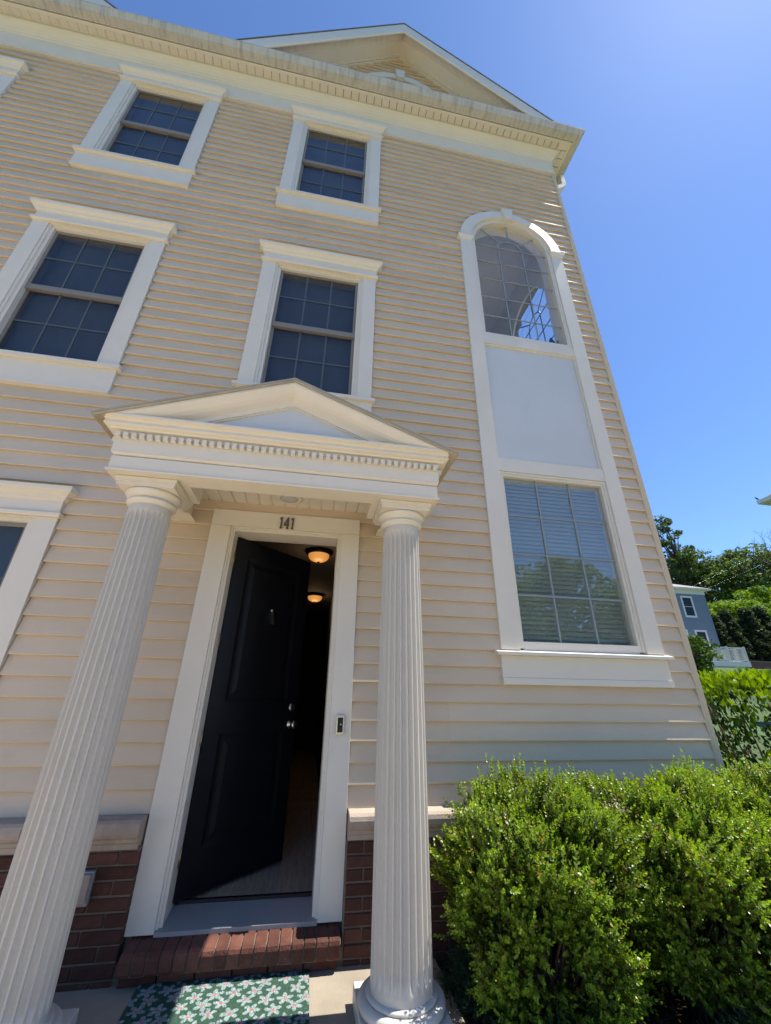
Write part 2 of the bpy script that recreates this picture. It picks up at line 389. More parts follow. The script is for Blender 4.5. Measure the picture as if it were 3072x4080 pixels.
def ledge(x0, x1):
    prof = [(-.0, .400), (-.108, .400), (-.110, .428), (-.122, .434), (-.124, .452), (-.138, .462), (-.146, .478), (-.148, .505), (-.142, .528), (-.126, .543), (-.0, .552)]
    return MB().prism(prof, 'x', x0, x1).build('ledge_stone', M['stone'], house, bevel=.003)
x = -.158
while x > -2.6: ledge(max(-2.6, x-.61), x-.006); x -= .61
x = 1.054
for w in (.42, .61, .61, .61, .61): ledge(x, min(4.03, x+w-.006)); x += w

# --- cornice under the eaves
b = MB(); b.mitred([(.042, 9.135), (.042, 9.16), (.034, 9.172)], XL, 4.0, 0, .6); b.build('frieze_bead', M['cream'], house)
b = MB(); b.mitred([(.032, 9.165), (.032, 9.505)], XL, 4.0, 0, .6); b.build('frieze', M['white'], house)
b = MB(); b.mitred([(.034, 9.490), (.045, 9.505), (.048, 9.525), (.062, 9.540), (.072, 9.560), (.10, 9.592), (.125, 9.61), (.142, 9.625), (.146, 9.66)], XL, 4.0, 0, .6); b.build('bed_moulding', M['cream'], house)
sp = MB()
sp.box(0, .112, -.240, -.13, 9.668, 9.676); sp.box(0, .007, -.238, -.13, 9.658, 9.668); sp.box(.03, .034, -.235, -.15, 9.664, 9.668); sp.box(.06, .064, -.235, -.15, 9.664, 9.668); sp.box(.09, .094, -.235, -.15, 9.664, 9.668)
sp_me = sp.mesh('soffit_panel', M['cream'], hw)
x = XL
while x < 4.17: link('soffit_panel', sp_me, house, (x, 0, 0)); x += .12
spy = MB()
spy.box(4.13, 4.260, 0, .112, 9.668, 9.676); spy.box(4.13, 4.258, 0, .007, 9.658, 9.668); spy.box(4.15, 4.25, .05, .054, 9.664, 9.668)
spy_me = spy.mesh('soffit_panel', M['cream'], hw)
for i in range(18): link('soffit_panel', spy_me, house, (0, -.15+.12*i, 0))
b = MB(); b.box(4.10, 4.2585, -.2385, -.155, 9.6635, 9.674); b.build('soffit_corner', M['cream'], house)
b = MB()    # fascia + inner rail of the soffit
b.box(XL, 4.296, -.276, -.239, 9.656, 9.72); b.box(4.259, 4.296, -.239, 3, 9.656, 9.72)
b.build('fascia', M['cream'], house)
b = MB()
gp = [(.284, 9.672), (.284, 9.664), (.385, 9.664), (.392, 9.685), (.405, 9.705), (.425, 9.735), (.432, 9.745), (.432, 9.785), (.420, 9.785), (.420, 9.75), (.380, 9.69), (.292, 9.69)]
for (dx) in (0,):
    k = len(gp); vs_ = []
    for d, z in gp: vs_ += [(XL, -d, z), (4.02+d, -d, z), (4.02+d, 9, z)]
    fs = []
    for i in range(k):
        a, c = 3*i, 3*((i+1) % k)
        for j in range(2): fs.append((a+j, a+j+1, c+j+1, c+j))
    b.add(vs_, fs)
b.build('gutter', M['gutter'], house)
# downspout elbow at the corner
b = MB()
def rpipe(b, pts, w, d):
    for p, q in zip(pts[:-1], pts[1:]):
        p, q = Vector(p), Vector(q); t = (q-p).normalized(); s = Vector((0, 1, 0)); n = t.cross(s).normalized()
        vs_ = [tuple(c+n*a*w/2+s*e*d/2) for c in (p, q) for a, e in ((-1, -1), (1, -1), (1, 1), (-1, 1))]
        b.add(vs_, [(0, 1, 2, 3), (7, 6, 5, 4), (0, 4, 5, 1), (1, 5, 6, 2), (2, 6, 7, 3), (3, 7, 4, 0)])
rpipe(b, [(4.385, .22, 9.69), (4.385, .22, 9.42), (4.36, .22, 9.36), (4.10, .22, 9.12), (4.065, .22, 9.04), (4.065, .22, .2)], .075, .09)
b.build('downspout', M['cream'], house)

# --- roof and gables
b = MB()
b.add([(XL-.1, -.40, 9.79), (4.45, -.40, 9.79), (4.45, 4.6, 13.0), (XL-.1, 4.6, 13.0), (XL-.1, 9.6, 9.79), (4.45, 9.6, 9.79)], [(0, 1, 2, 3), (3, 2, 5, 4), (0, 3, 4), (1, 5, 2), (0, 4, 5, 1)])
b.build('roof', M['shingle'], house)
def gable(gx):
    ax, az, hwid, ez = gx, 12.17, 2.48, 9.90
    sl = (az-ez)/hwid; nrm = sqrt(1+sl*sl); ZC = 9.80
    def rake(prof, yb, mat, name):       # profile (offset below the roof line, y) front to back; clipped above the gutter
        b = MB(); pr = list(prof)+[(prof[-1][0]-.012, yb), (prof[0][0]-.012, yb)]
        for s in (-1, 1):
            vs_ = []
            for off, y in pr:
                u = min(1.03, (az-off*nrm-ZC)/(sl*hwid)); vs_ += [(ax, y, az-off*nrm), (ax+s*u*hwid, y, az-sl*u*hwid-off*nrm)]
            m_ = len(pr); b.add(vs_, [(2*i, 2*i+1, 2*((i+1) % m_)+1, 2*((i+1) % m_)) for i in range(m_)])
        return b.build(name, mat, house)
    b = MB()   # siding triangle boards
    g = None
    k = 67
    for k in range(69, 90):
        z = cz(k)
        if z+.02 > 11.98: break
        hw_ = (12.06-z)/.915
        MB().prism([(.003, z+.014), (-.0085, z+.012), (-.0095, z+.0015), (-.031, z), (-.0335, z+.005), (-.0035, z+DC+.018), (.003, z+DC+.018)], 'x', ax-hw_, ax+hw_).build('siding_board', M['siding'], house)
    MB().prism([(ax-2.6, 9.7), (ax+2.6, 9.7), (ax, 12.10)], 'y', .006, .12).build('gable_wall', M['core'], house)
    rake([(.002, -.412), (.020, -.412)], 3.0, M['shingle'], 'gable_roof')
    rake([(.022, -.402), (.205, -.402), (.232, -.396), (.245, -.385), (.245, -.372)], -.372, M['white'], 'gable_fascia')
    rake([(.150, -.371), (.150, -.262)], -.262, M['white'], 'gable_soffit')
    rake([(.146, -.261), (.156, -.250), (.157, -.235), (.159, -.10), (.161, -.095)], -.09, M['white'], 'gable_inner_soffit')
    rake([(.162, -.094), (.170, -.088), (.172, -.060), (.166, -.055)], -.05, M['white'], 'gable_bed_moulding')
    rake([(.168, -.054), (.178, -.046), (.180, -.005)], .0, M['white'], 'gable_bead')
    # soffit ribs
    rb = MB()
    for s in (-1, 1):
        for i in range(1, 27):
            u = i/26
            x, z = ax+s*u*hwid, az-sl*u*hwid-.1505*nrm
            if z > 9.82: rb.box(x-.004, x+.004, -.36, -.265, z-.008, z+.006)
    o = rb.build('soffit_rib', M['cream'], house); o['kind'] = 'stuff'
    # arch trim over the attic window
    tr = MB(); n = 20; r0, r1 = .60, .76; zc = 10.47
    for i in range(n):
        a0, a1 = pi*i/n, pi*(i+1)/n
        tr.prism([(ax+r0*cos(a0), zc+r0*sin(a0)), (ax+r1*cos(a0), zc+r1*sin(a0)), (ax+r1*cos(a1), zc+r1*sin(a1)), (ax+r0*cos(a1), zc+r0*sin(a1))], 'y', -.05, .0)
    o = tr.build('attic_arch_trim', M['white'], house)
    MB().prism([(ax-.06, zc+.56), (ax+.06, zc+.56), (ax+.09, zc+.84), (ax-.09, zc+.84)], 'y', -.085, .0).build('keystone', M['white'], o)
    gl = MB(); gl.add([(ax, -.03, zc)]+[(ax+.6*cos(pi*i/n), -.03, zc+.6*sin(pi*i/n)) for i in range(n+1)], [(0, i+1, i+2) for i in range(n)])
    gl.build('pane', M['glass_dark'], o)
gable(1.40); gable(-5.22)

# --- sash windows
def make_window(loc):
    b = MB(); b.box(-.65, -.502, -.046, .004, -.002, 1.79); b.box(.502, .65, -.046, .004, -.002, 1.79); b.box(-.653, .653, -.056, .004, 1.832, 1.925)
    w = b.build('window', M['white'], house, local=True); w.location = Vector(loc)-hw
    B = lambda mb, name, mat: mb.build(name, mat, w, local=True)
    b = MB(); b.mitred([(.020, 1.791), (.028, 1.80), (.030, 1.822), (.016, 1.831)], -.645, .645, -.048, .003); B(b, 'head_lip', M['cream'])
    b = MB(); b.mitred([(.012, 1.922), (.018, 1.936), (.030, 1.945), (.034, 1.962), (.052, 1.978), (.066, 1.988), (.072, 2.004), (.074, 2.028)], -.645, .645, -.050, .003); B(b, 'crown', M['cream'])
    b = MB()   # stepped inner frame
    for (i0, i1, y0) in ((.502, .478, -.032), (.478, .447, -.016)):
        for s in (-1, 1): b.box(min(s*i0, s*i1), max(s*i0, s*i1), y0, .05, 0, 1.75+(i1-.447))
        b.box(-i0, i0, y0, .05, 1.75+(i1-.447), 1.75+(i0-.447))
    B(b, 'frame', M['white'])
    b = MB(); b.box(-.49, -.442, .063, .148, 0, 1.7495); b.box(.442, .49, .063, .148, 0, 1.7495); b.box(-.49, .49, .0505, .148, 1.746, 1.79); B(b, 'jamb_lining', M['sash'])
    b = MB(); b.prism([(-.082, -.052), (-.082, -.014), (.055, .002), (.055, -.052)], 'x', -.685, .685); B(b, 'sill', M['cream'])
    b = MB(); b.box(-.655, .655, -.046, .004, -.285, -.053); b.box(-.655, .655, -.054, .004, -.318, -.286); B(b, 'apron', M['white'])
    def sash(name, y0, y1, z0, z1, rb, rt):
        b = MB(); b.box(-.446, -.418, y0, y1, z0, z1); b.box(.418, .446, y0, y1, z0, z1); b.box(-.418, .418, y0, y1, z0, z0+rb); b.box(-.418, .418, y0, y1, z1-rt, z1)
        s = B(b, name, M['sash'])
        ym = (y0+y1)/2; za, zb = z0+rb, z1-rt
        for i in range(3):
            for j in range(2):
                xa, xb = -.418+.8360*i/3, -.418+.8360*(i+1)/3; c, d = za+(zb-za)*j/2, za+(zb-za)*(j+1)/2
                q = MB(); q.add([(xa+.0005, ym, c+.0005), (xb-.0005, ym, c+.0005), (xb-.0005, ym, d-.0005), (xa+.0005, ym, d-.0005)], [(0, 1, 2, 3)]); B(q, 'pane', M['glass_dark'])
        for i in (1, 2):
            xm = -.418+.836*i/3; q = MB(); q.box(xm-.0075, xm+.0075, ym-.008, ym-.003, za, zb); B(q, 'muntin', M['muntin'])
        q = MB(); zm = (za+zb)/2; q.box(-.418, .418, ym-.010, ym-.004, zm-.0075, zm+.0075); B(q, 'muntin', M['muntin'])
    sash('upper_sash', .012, .034, .865, 1.748, .065, .03)
    sash('lower_sash', .040, .062, .004, .905, .05, .035)
    b = MB(); b.box(-.440, .440, .118, .122, 0, 1.744); B(b, 'shade', M['shade'])
    return w
w0 = make_window((WINS[0][0], 0, WINS[0][1]))
for x, z in WINS[1:]: copy_tree(w0, house, Vector((x, 0, z))-hw)

# --- tall surround with arched window above, panel, window below
b = MB()
b.box(2.235, 2.40, -.046, .004, 1.575, ASP); b.box(3.570, 3.735, -.046, .004, 1.575, ASP)
b.box(2.40, 3.57, -.038, .004, 4.985, 5.105); b.box(2.40, 3.57, -.038, .004, 3.262, 3.405)
tall = b.build('window', M['white'], house)
tall['label'] = 'tall white surround with arched window over panel and lower window'
def ring(b, cx, cz_, r0, r1, y0, y1, n=36, a0=0, a1=pi, tilt=0):
    for i in range(n):
        p, q = a0+(a1-a0)*i/n, a0+(a1-a0)*(i+1)/n
        vs_ = []
        for a in (p, q):
            for r, yf in ((r0, y0), (r1, y0+tilt)):
                vs_ += [(cx+r*cos(a), yf, cz_+r*sin(a)), (cx+r*cos(a), y1, cz_+r*sin(a))]
        b.add(vs_, [(0, 2, 6, 4), (1, 5, 7, 3), (0, 4, 5, 1), (2, 3, 7, 6)])
b = MB(); ring(b, AX, ASP, .595, .75, -.064, .004, tilt=.010); b.build('arch_trim', M['white'], tall)
b = MB(); b.prism([(AX-.045, ASP+.545), (AX+.045, ASP+.545), (AX+.085, ASP+.785), (AX-.085, ASP+.785)], 'y', -.095, .0)
ks = b.build('keystone', M['cream'], tall, bevel=.006)
for s in (-1, 1):
    b = MB(); xa, xb = sorted((AX+s*.592, AX+s*.755))
    b.mitred([(.0, ASP-.06), (.012, ASP-.035), (.022, ASP-.01), (.03, ASP+.0), (.03, ASP+.02)], xa, xb, -.05, .003); b.build('impost', M['cream'], tall)
b = MB()   # arched frame
ring(b, AX, ASP, .535, .594, -.026, .05); b.box(2.401, 2.45, -.026, .05, 5.106, ASP); b.box(3.52, 3.569, -.026, .05, 5.106, ASP); b.box(2.45, 3.52, -.026, .05, 5.106, 5.175)
b.box(2.403, 2.43, -.032, -.02, 5.108, ASP-.06); b.box(3.54, 3.567, -.032, -.02, 5.108, ASP-.06)
b.build('frame', M['white'], tall)
b = MB()
ring(b, AX, ASP, .530, .600, .0505, .150); b.box(2.40, 2.455, .0505, .150, 5.181, ASP); b.box(3.515, 3.57, .0505, .150, 5.181, ASP); b.box(2.40, 3.57, .0505, .150, 5.10, 5.180)
b.box(2.40, 2.455, .0505, .150, 1.60, 3.26); b.box(3.515, 3.57, .0505, .150, 1.60, 3.26); b.box(2.455, 3.515, .0505, .150, 1.58, 1.650); b.box(2.455, 3.515, .0505, .150, 3.206, 3.26)
b.build('jamb_lining', M['white'], tall)
MUNT_Z = [5.52, 5.865, 6.215, 6.565]
def arch_grid(place, mat):
    # list of bars (x0,z0,x1,z1) in local coordinates about AX
    bars = []
    for z in MUNT_Z+[ASP]: bars.append(((-.535, z), (.535, z)))
    for xx in (-.178, .178): bars.append(((xx, 5.175), (xx, ASP)))
    for a in (42, 90, 138): bars.append(((.178*cos(radians(a)), ASP+.178*sin(radians(a))), (.535*cos(radians(a)), ASP+.535*sin(radians(a)))))
    return bars
for (p, q) in arch_grid(None, None):
    b = MB(); b.bar((AX+p[0], p[1]), (AX+q[0], q[1]), .016, (.012, .018)); b.build('muntin', M['muntin_white'], tall)
b = MB(); ring(b, AX, ASP, .170, .186, .0125, .0185, n=20); b.build('muntin', M['muntin_white'], tall)
def pane_poly(pts, y, par, mat):
    b = MB(); b.add([(x, y, z) for x, z in pts], [tuple(range(len(pts)))]); return b.build('pane', mat, par)
zs = [5.175]+MUNT_Z+[ASP]; xs_ = [-.535, -.178, .178, .535]
for i in range(3):
    for j in range(5): pane_poly([(AX+xs_[i], zs[j]), (AX+xs_[i+1], zs[j]), (AX+xs_[i+1], zs[j+1]), (AX+xs_[i], zs[j+1])], .022, tall, M['glass_arch'])
ang = [0, 42, 90, 138, 180]
for i in range(4):
    arc = np.radians(np.linspace(ang[i], ang[i+1], 8))
    pane_poly([(AX+.535*cos(a), ASP+.535*sin(a)) for a in arc]+[(AX+.178*cos(a), ASP+.178*sin(a)) for a in arc[::-1]], .022, tall, M['glass_arch'])
pane_poly([(AX+.178*cos(a), ASP+.178*sin(a)) for a in np.linspace(0, pi, 14)], .022, tall, M['glass_arch'])
b = MB(); b.box(2.401, 3.569, -.006, .003, 3.406, 4.984); b.build('panel', M['panel'], tall)
b = MB()
b.box(2.401, 2.418, -.022, -.007, 3.406, 4.984); b.box(3.552, 3.569, -.022, -.007, 3.406, 4.984); b.box(2.418, 3.552, -.022, -.007, 3.406, 3.423); b.box(2.418, 3.552, -.022, -.007, 4.967, 4.984)
b.build('panel_bead', M['white'], tall)
# lower window
b = MB()
for (i0, i1, y0) in ((1.168/2, .560, -.027), (.560, .535, -.016)):
    for s in (-1, 1): b.box(AX+min(s*i0, s*i1), AX+max(s*i0, s*i1), y0, .05, 1.59+.535-.535, 3.26-(.584-i0))
    b.box(AX-i1, AX+i1, y0, .05, 3.26-(.584-i1)-.0, 3.26-(.584-i0))
b.box(AX-.535, AX+.535, -.014, .05, 1.577, 1.645)
b.build('frame', M['white'], tall)
LZ = [1.645, 2.04, 2.42, 2.805, 3.20]
for z in LZ[1:-1]:
    b = MB(); b.box(AX-.535, AX+.535, .012, .018, z-.008, z+.008); b.build('muntin', M['muntin_white'], tall)
for xx in (-.178, .178):
    b = MB(); b.box(AX+xx-.008, AX+xx+.008, .0105, .0165, 1.645, 3.211); b.build('muntin', M['muntin_white'], tall)
for i in range(3):
    for j in range(4):
        b_ = 3.211 if j == 3 else LZ[j+1]
        pane_poly([(AX+xs_[i], LZ[j]), (AX+xs_[i+1], LZ[j]), (AX+xs_[i+1], b_), (AX+xs_[i], b_)], .022, tall, M['glass'])
sm = MB(); sm.add([(AX-.526, .078, -.025), (AX+.526, .078, -.025), (AX+.526, .096, .024), (AX-.526, .096, .024), (AX-.526, .084, .0), (AX+.526, .084, .0)], [(0, 1, 5, 4), (4, 5, 2, 3)], True)
sm_me = sm.mesh('blind_slat', M['slat'], (hw.x, hw.y, 0))
for i in range(38): link('blind_slat', sm_me, tall, (0, 0, 1.66+.0415*i-hw.z))
b = MB(); b.prism([(-.085, 1.532), (-.085, 1.556), (-.02, 1.574), (.0, 1.574), (.0, 1.532)], 'x', 2.185, 3.785); b.build('sill', M['cream'], tall)
b = MB(); b.box(2.225, 3.745, -.046, .004, 1.365, 1.531); b.box(2.225, 3.745, -.056, .004, 1.315, 1.364); b.build('apron', M['white'], tall)

# --- stair room behind the arched window, with its side window
b = MB()
b.box(1.32, 1.34, .145, 4.0, 3.55, 7.9); b.box(1.34, 3.855, 4.0, 4.02, 3.55, 7.9); b.box(1.34, 3.855, .145, 4.0, 3.53, 3.55)
b.add([(1.34, .145, 8.1), (3.855, .145, 8.1), (3.855, 4.0, 8.1), (1.34, 4.0, 8.1)], [(0, 1, 2, 3)])
wall_cells(b, holes, 1.34, 3.855, 3.55, 8.1, .1415, .1445); wall_cells(b, sh, .146, 4.0, 3.55, 8.1, 3.852, 3.857, True)
b.build('interior_wall', M['room'], house)
b = MB()
b.box(3.82, 3.851, .40, .534, 5.175, ASP); b.box(3.82, 3.851, 1.606, 1.74, 5.175, ASP); b.box(3.82, 3.851, .40, 1.74, 5.05, 5.174)
for i in range(30):
    a0, a1 = pi*i/30, pi*(i+1)/30
    b.prism([(1.07+r*cos(a), ASP+r*sin(a)) for a, r in ((a0, .537), (a0, .67), (a1, .67), (a1, .537))], 'x', 3.82, 3.851)
sw = b.build('side_window', M['room'], house)
for (p, q) in arch_grid(None, None):
    b = MB(); b.bar((1.07+p[0], p[1]), (1.07+q[0], q[1]), .02, (3.94, 3.946)); b.v = [(y, x, z) for x, y, z in b.v]; b.build('muntin', M['muntin'], sw)
b = MB(); ring(b, 1.07, ASP, .169, .189, 3.9465, 3.9525, n=20); b.v = [(y, x, z) for x, y, z in b.v]; b.build('muntin', M['muntin'], sw)
b = MB(); b.add([(3.955, 1.07+.535*cos(a), ASP+.535*sin(a)) for a in np.linspace(0, pi, 24)]+[(3.955, .535, 5.175), (3.955, 1.605, 5.175)], [tuple(range(25, -1, -1))]); b.build('pane', M['glass_arch'], sw)

# --- doorway
b = MB(); b.box(-.152, .0, -.046, .004, .0, 2.459); b.box(.90, 1.046, -.046, .004, .0, 2.459); b.box(-.152, 1.046, -.046, .004, 2.461, 2.597)
case = b.build('door_casing', M['white'], house, bevel=.002)
b = MB()
for (a, c, y0, y1) in ((-.0, .014, -.024, .20), (.014, .032, -.010, .20)):
    b.box(a, c, y0, y1, .0, 2.46-c); b.box(.90-c, .90-a, y0, y1, .0, 2.46-c); b.box(a, .90-a, y0, y1, 2.46-c, 2.46-a)
b.build('door_frame', M['white'], case)
b = MB(); b.prism([(-.045, -.012), (-.045, .008), (.17, .045), (.20, .045), (.20, -.012)], 'x', .001, .899); b.build('threshold', M['sill_grey'], house)
b = MB(); b.box(.034, .866, .172, .20, .0455, .062); b.build('weatherstrip', M['black'], house)
# door leaf (hinged left, opened inwards 45 degrees), local: x along leaf from hinge, y outward face at 0 -> -.045 inside
hinge = Vector((.042, .125, 0)); ang_d = math.atan2(.61, .602)
Md = Matrix.Translation(hinge) @ Matrix.Rotation(ang_d, 4, 'Z')
def dmb(b, name, mat, par, bevel=0): b.rot(Md); return b.build(name, mat, par, bevel=bevel)
b = MB(); T = .044; DW, D0, D1 = .858, .066, 2.425
stl = .125
# stiles and rails (panel recessed)
zr = [D0, .30, .96, 1.16, 2.28, D1]
b.box(0, stl, 0, T, D0, D1); b.box(DW-stl, DW, 0, T, D0, D1)
for za, zb in ((zr[0], zr[1]), (zr[2], zr[3]), (zr[4], zr[5])): b.box(stl, DW-stl, 0, T, za, zb)
door = dmb(b, 'door', M['door'], house)
door['label'] = 'dark navy two panel front door standing open'
for za, zb in ((zr[1], zr[2]), (zr[3], zr[4])):
    b = MB(); b.box(stl, DW-stl, .010, T-.010, za, zb)
    x0, x1 = stl, DW-stl
    for (u, d) in ((.0, .0),):
        m_ = .028
        b.add([(x0, .0005, za), (x1, .0005, za), (x1, .0005, zb), (x0, .0005, zb), (x0+m_, .0095, za+m_), (x1-m_, .0095, za+m_), (x1-m_, .0095, zb-m_), (x0+m_, .0095, zb-m_)], [(0, 1, 5, 4), (1, 2, 6, 5), (2, 3, 7, 6), (3, 0, 4, 7)])
        m2, m3 = .05, .085
        b.add([(x0+m2, .0095, za+m2), (x1-m2, .0095, za+m2), (x1-m2, .0095, zb-m2), (x0+m2, .0095, zb-m2), (x0+m3, .002, za+m3), (x1-m3, .002, za+m3), (x1-m3, .002, zb-m3), (x0+m3, .002, zb-m3)], [(0, 1, 5, 4), (1, 2, 6, 5), (2, 3, 7, 6), (3, 0, 4, 7), (4, 5, 6, 7)])
    dmb(b, 'door_panel', M['door'], door)
def ylathe(prof, n, c):   # lathe around -y axis at c
    b = MB(); b.lathe(prof, n); b.v = [(c[0]+x, c[1]-z, c[2]+y) for x, y, z in b.v]; return b
dmb(ylathe([(.034, 0), (.034, .008), (.014, .014), (.014, .03), (.029, .042), (.032, .056), (.024, .068), (.0, .070)], 20, (DW-.065, 0, .985)), 'knob', M['nickel'], door)
dmb(ylathe([(.033, 0), (.033, .012), (.026, .018), (.0, .019)], 20, (DW-.065, 0, 1.115)), 'deadbolt', M['nickel'], door)
b = ylathe([(.016, 0), (.014, .012), (.0, .016)], 14, (DW*.5+.02, 0, 1.88)); b.add(*[[(DW*.5+.010, -.014, 1.87), (DW*.5+.030, -.014, 1.87), (DW*.5+.040, -.030, 1.765), (DW*.5+.0, -.030, 1.765), (DW*.5+.010, -.002, 1.87), (DW*.5+.030, -.002, 1.87), (DW*.5+.040, -.010, 1.765), (DW*.5+.0, -.010, 1.765)], [(0, 1, 2, 3), (7, 6, 5, 4), (0, 4, 5, 1), (1, 5, 6, 2), (2, 6, 7, 3), (3, 7, 4, 0)]])
dmb(b, 'door_knocker', M['nickel'], door)
for z in (2.235, 1.588, .94, .29):
    b = MB(); b.lathe([(.008, 0), (.008, .10)], 10, (.033, .112, z-.05)); b.box(.030, .0325, .09, .13, z-.05, z+.05); b.build('hinge', M['brass'], door)
# house number 141
def digit(strokes, x0):
    b = MB(); sx, sz = .040, .098
    for (p, q, w) in strokes:
        sh_ = .16
        f = lambda t: (x0+t[0]*sx+sh_*t[1]*sx*.6, 2.4655+t[1]*sz)
        b.bar(f(p), f(q), w, (-.060, -.0465))
    return b
one = [((.5, 0), (.5, 1), .013), ((.12, .82), (.5, .98), .011), ((.26, .02), (.78, .02), .010)]
four = [((.78, 0), (.78, 1), .0135), ((.02, .30), (1.08, .30), .0115), ((.06, .33), (.74, .97), .0115), ((.5, .02), (1.02, .02), .010)]
for nm, st, x0 in (('numeral_one', one, .372), ('numeral_four', four, .413), ('numeral_one', one, .463)):
    digit(st, x0).build(nm, M['number'], house, bevel=.0015)

# --- entrance hall
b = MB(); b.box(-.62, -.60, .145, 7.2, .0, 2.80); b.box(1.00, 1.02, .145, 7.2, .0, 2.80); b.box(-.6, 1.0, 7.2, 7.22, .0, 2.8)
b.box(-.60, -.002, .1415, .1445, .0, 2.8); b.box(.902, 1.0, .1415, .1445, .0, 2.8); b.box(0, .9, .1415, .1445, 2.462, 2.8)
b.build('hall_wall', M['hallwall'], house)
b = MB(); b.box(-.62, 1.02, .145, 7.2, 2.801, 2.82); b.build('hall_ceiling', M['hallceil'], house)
b = MB(); b.box(-.6, 1.0, .145, 7.2, -.02, .030); b.build('hall_subfloor', M['core'], house)
pm = MB().box(0, .120, .202, 3.6, .0305, .046).mesh('floor_plank', M['plank'], (0, 0, 0)); pm2 = MB().box(0, .120, 3.604, 7.1, .0305, .046).mesh('floor_plank', M['plank'], (0, 0, 0))
for i in range(13):
    for me in (pm, pm2): link('floor_plank', me, house, Vector((-.59+.1225*i, 0, 0))-hw)
b = MB(); b.box(.985, .999, .21, 7.1, .047, .15); b.build('skirting', M['hallwall'], house)
b = MB(); b.box(.15, .50, .75, .95, 2.792, 2.8005)
for i in range(9): b.box(.16, .49, .762+.02*i, .772+.02*i, 2.786, 2.792)
b.build('ceiling_vent', M['black'], house)
def ceiling_lamp(x, y, label):
    t = thing('ceiling_lamp', (x, y, 2.80), label, 'lamp', 'lit ceiling lamps in the hall')
    MB().lathe([(.0, -.002), (.165, -.002), (.17, -.012), (.16, -.03), (.135, -.042), (.128, -.045), (.0, -.045)], 36).build('pan', M['bronze'], t, local=True)
    MB().lathe([(.126, -.046), (.124, -.07), (.112, -.095), (.088, -.115), (.055, -.128), (.018, -.133), (.0, -.133)], 36).build('bowl', M['lamp'], t, local=True)
    MB().lathe([(.0, -.1335), (.016, -.134), (.018, -.142), (.008, -.15), (.006, -.158), (.0, -.16)], 16).build('finial', M['bronze'], t, local=True)
def bulb(x, y):
    l = bpy.data.lights.new('bulb', 'POINT'); l.energy = .9; l.color = (1, .62, .32); l.shadow_soft_size = .1
    o = bpy.data.objects.new('bulb', l); COL.objects.link(o); o.location = (x, y, 2.58)
bulb(.718, 1.50); bulb(.706, 3.92)
ceiling_lamp(.718, 1.50, 'amber glass ceiling lamp glowing just inside the open front door')
ceiling_lamp(.706, 3.92, 'amber glass ceiling lamp deeper in the hall behind the first')
# --- doorbell
db = thing('doorbell', (.970, -.0462, 1.035), 'slim silver framed black video doorbell on the door casing', 'doorbell')
MB().box(-.0275, .0275, -.022, -.0002, -.06, .06).build('faceplate', M['nickel'], db, local=True, bevel=.003)
MB().box(-.0185, .0185, -.0245, -.0222, -.046, .045).build('camera_panel', M['black'], db, local=True, bevel=.001)
ylathe([(.013, .0247), (.012, .028), (.0, .031)], 16, (0, 0, -.004)).build('lens', M['farwindow'], db, local=True)
ob = thing('outlet_cover', (-.40, -.104, .243), 'grey weatherproof outlet cover on the brick base behind fluted column', 'outlet')
MB().box(-.05, .05, -.03, 0, -.075, .075).build('back_box', M['sill_grey'], ob, local=True, bevel=.004)
MB().box(-.042, .042, -.048, -.031, -.06, .066).build('hinged_cover', M['stone'], ob, local=True, bevel=.006)

# --- brick doorstep
st = thing('brick_doorstep', (.43, -.1, Z0), 'red brick doorstep laid on edge under the front door', 'step')
sw_ = .0677
prof = [(-.0, -.105), (-.165, -.112), (-.172, -.10), (-.172, -.052), (-.166, -.034), (-.150, -.024), (-.02, -.010), (-.0, -.010)]
for i in range(17):
    x = -.118+sw_*i
    dy = random.uniform(-.003, .003)
    MB().prism([(p[0]+dy*(p[0] < -.1), p[1]+random.uniform(-.0012, .0012)) for p in prof], 'x', x+.004, x+sw_-.005).build('brick', M['brick'], st)
MB().prism([(-.0, -.108), (-.160, -.115), (-.162, -.05), (-.146, -.032), (-.0, -.016)], 'x', -.118, -.118+17*sw_).build('mortar_bed', M['mortar'], st)
for i in range(6):
    MB().box(-.115+.190*i+.004, -.115+.190*(i+1)-.006, -.118+random.uniform(-.002, .002), -.095, Z0-.004, -.122).build('brick', M['brick'], st)

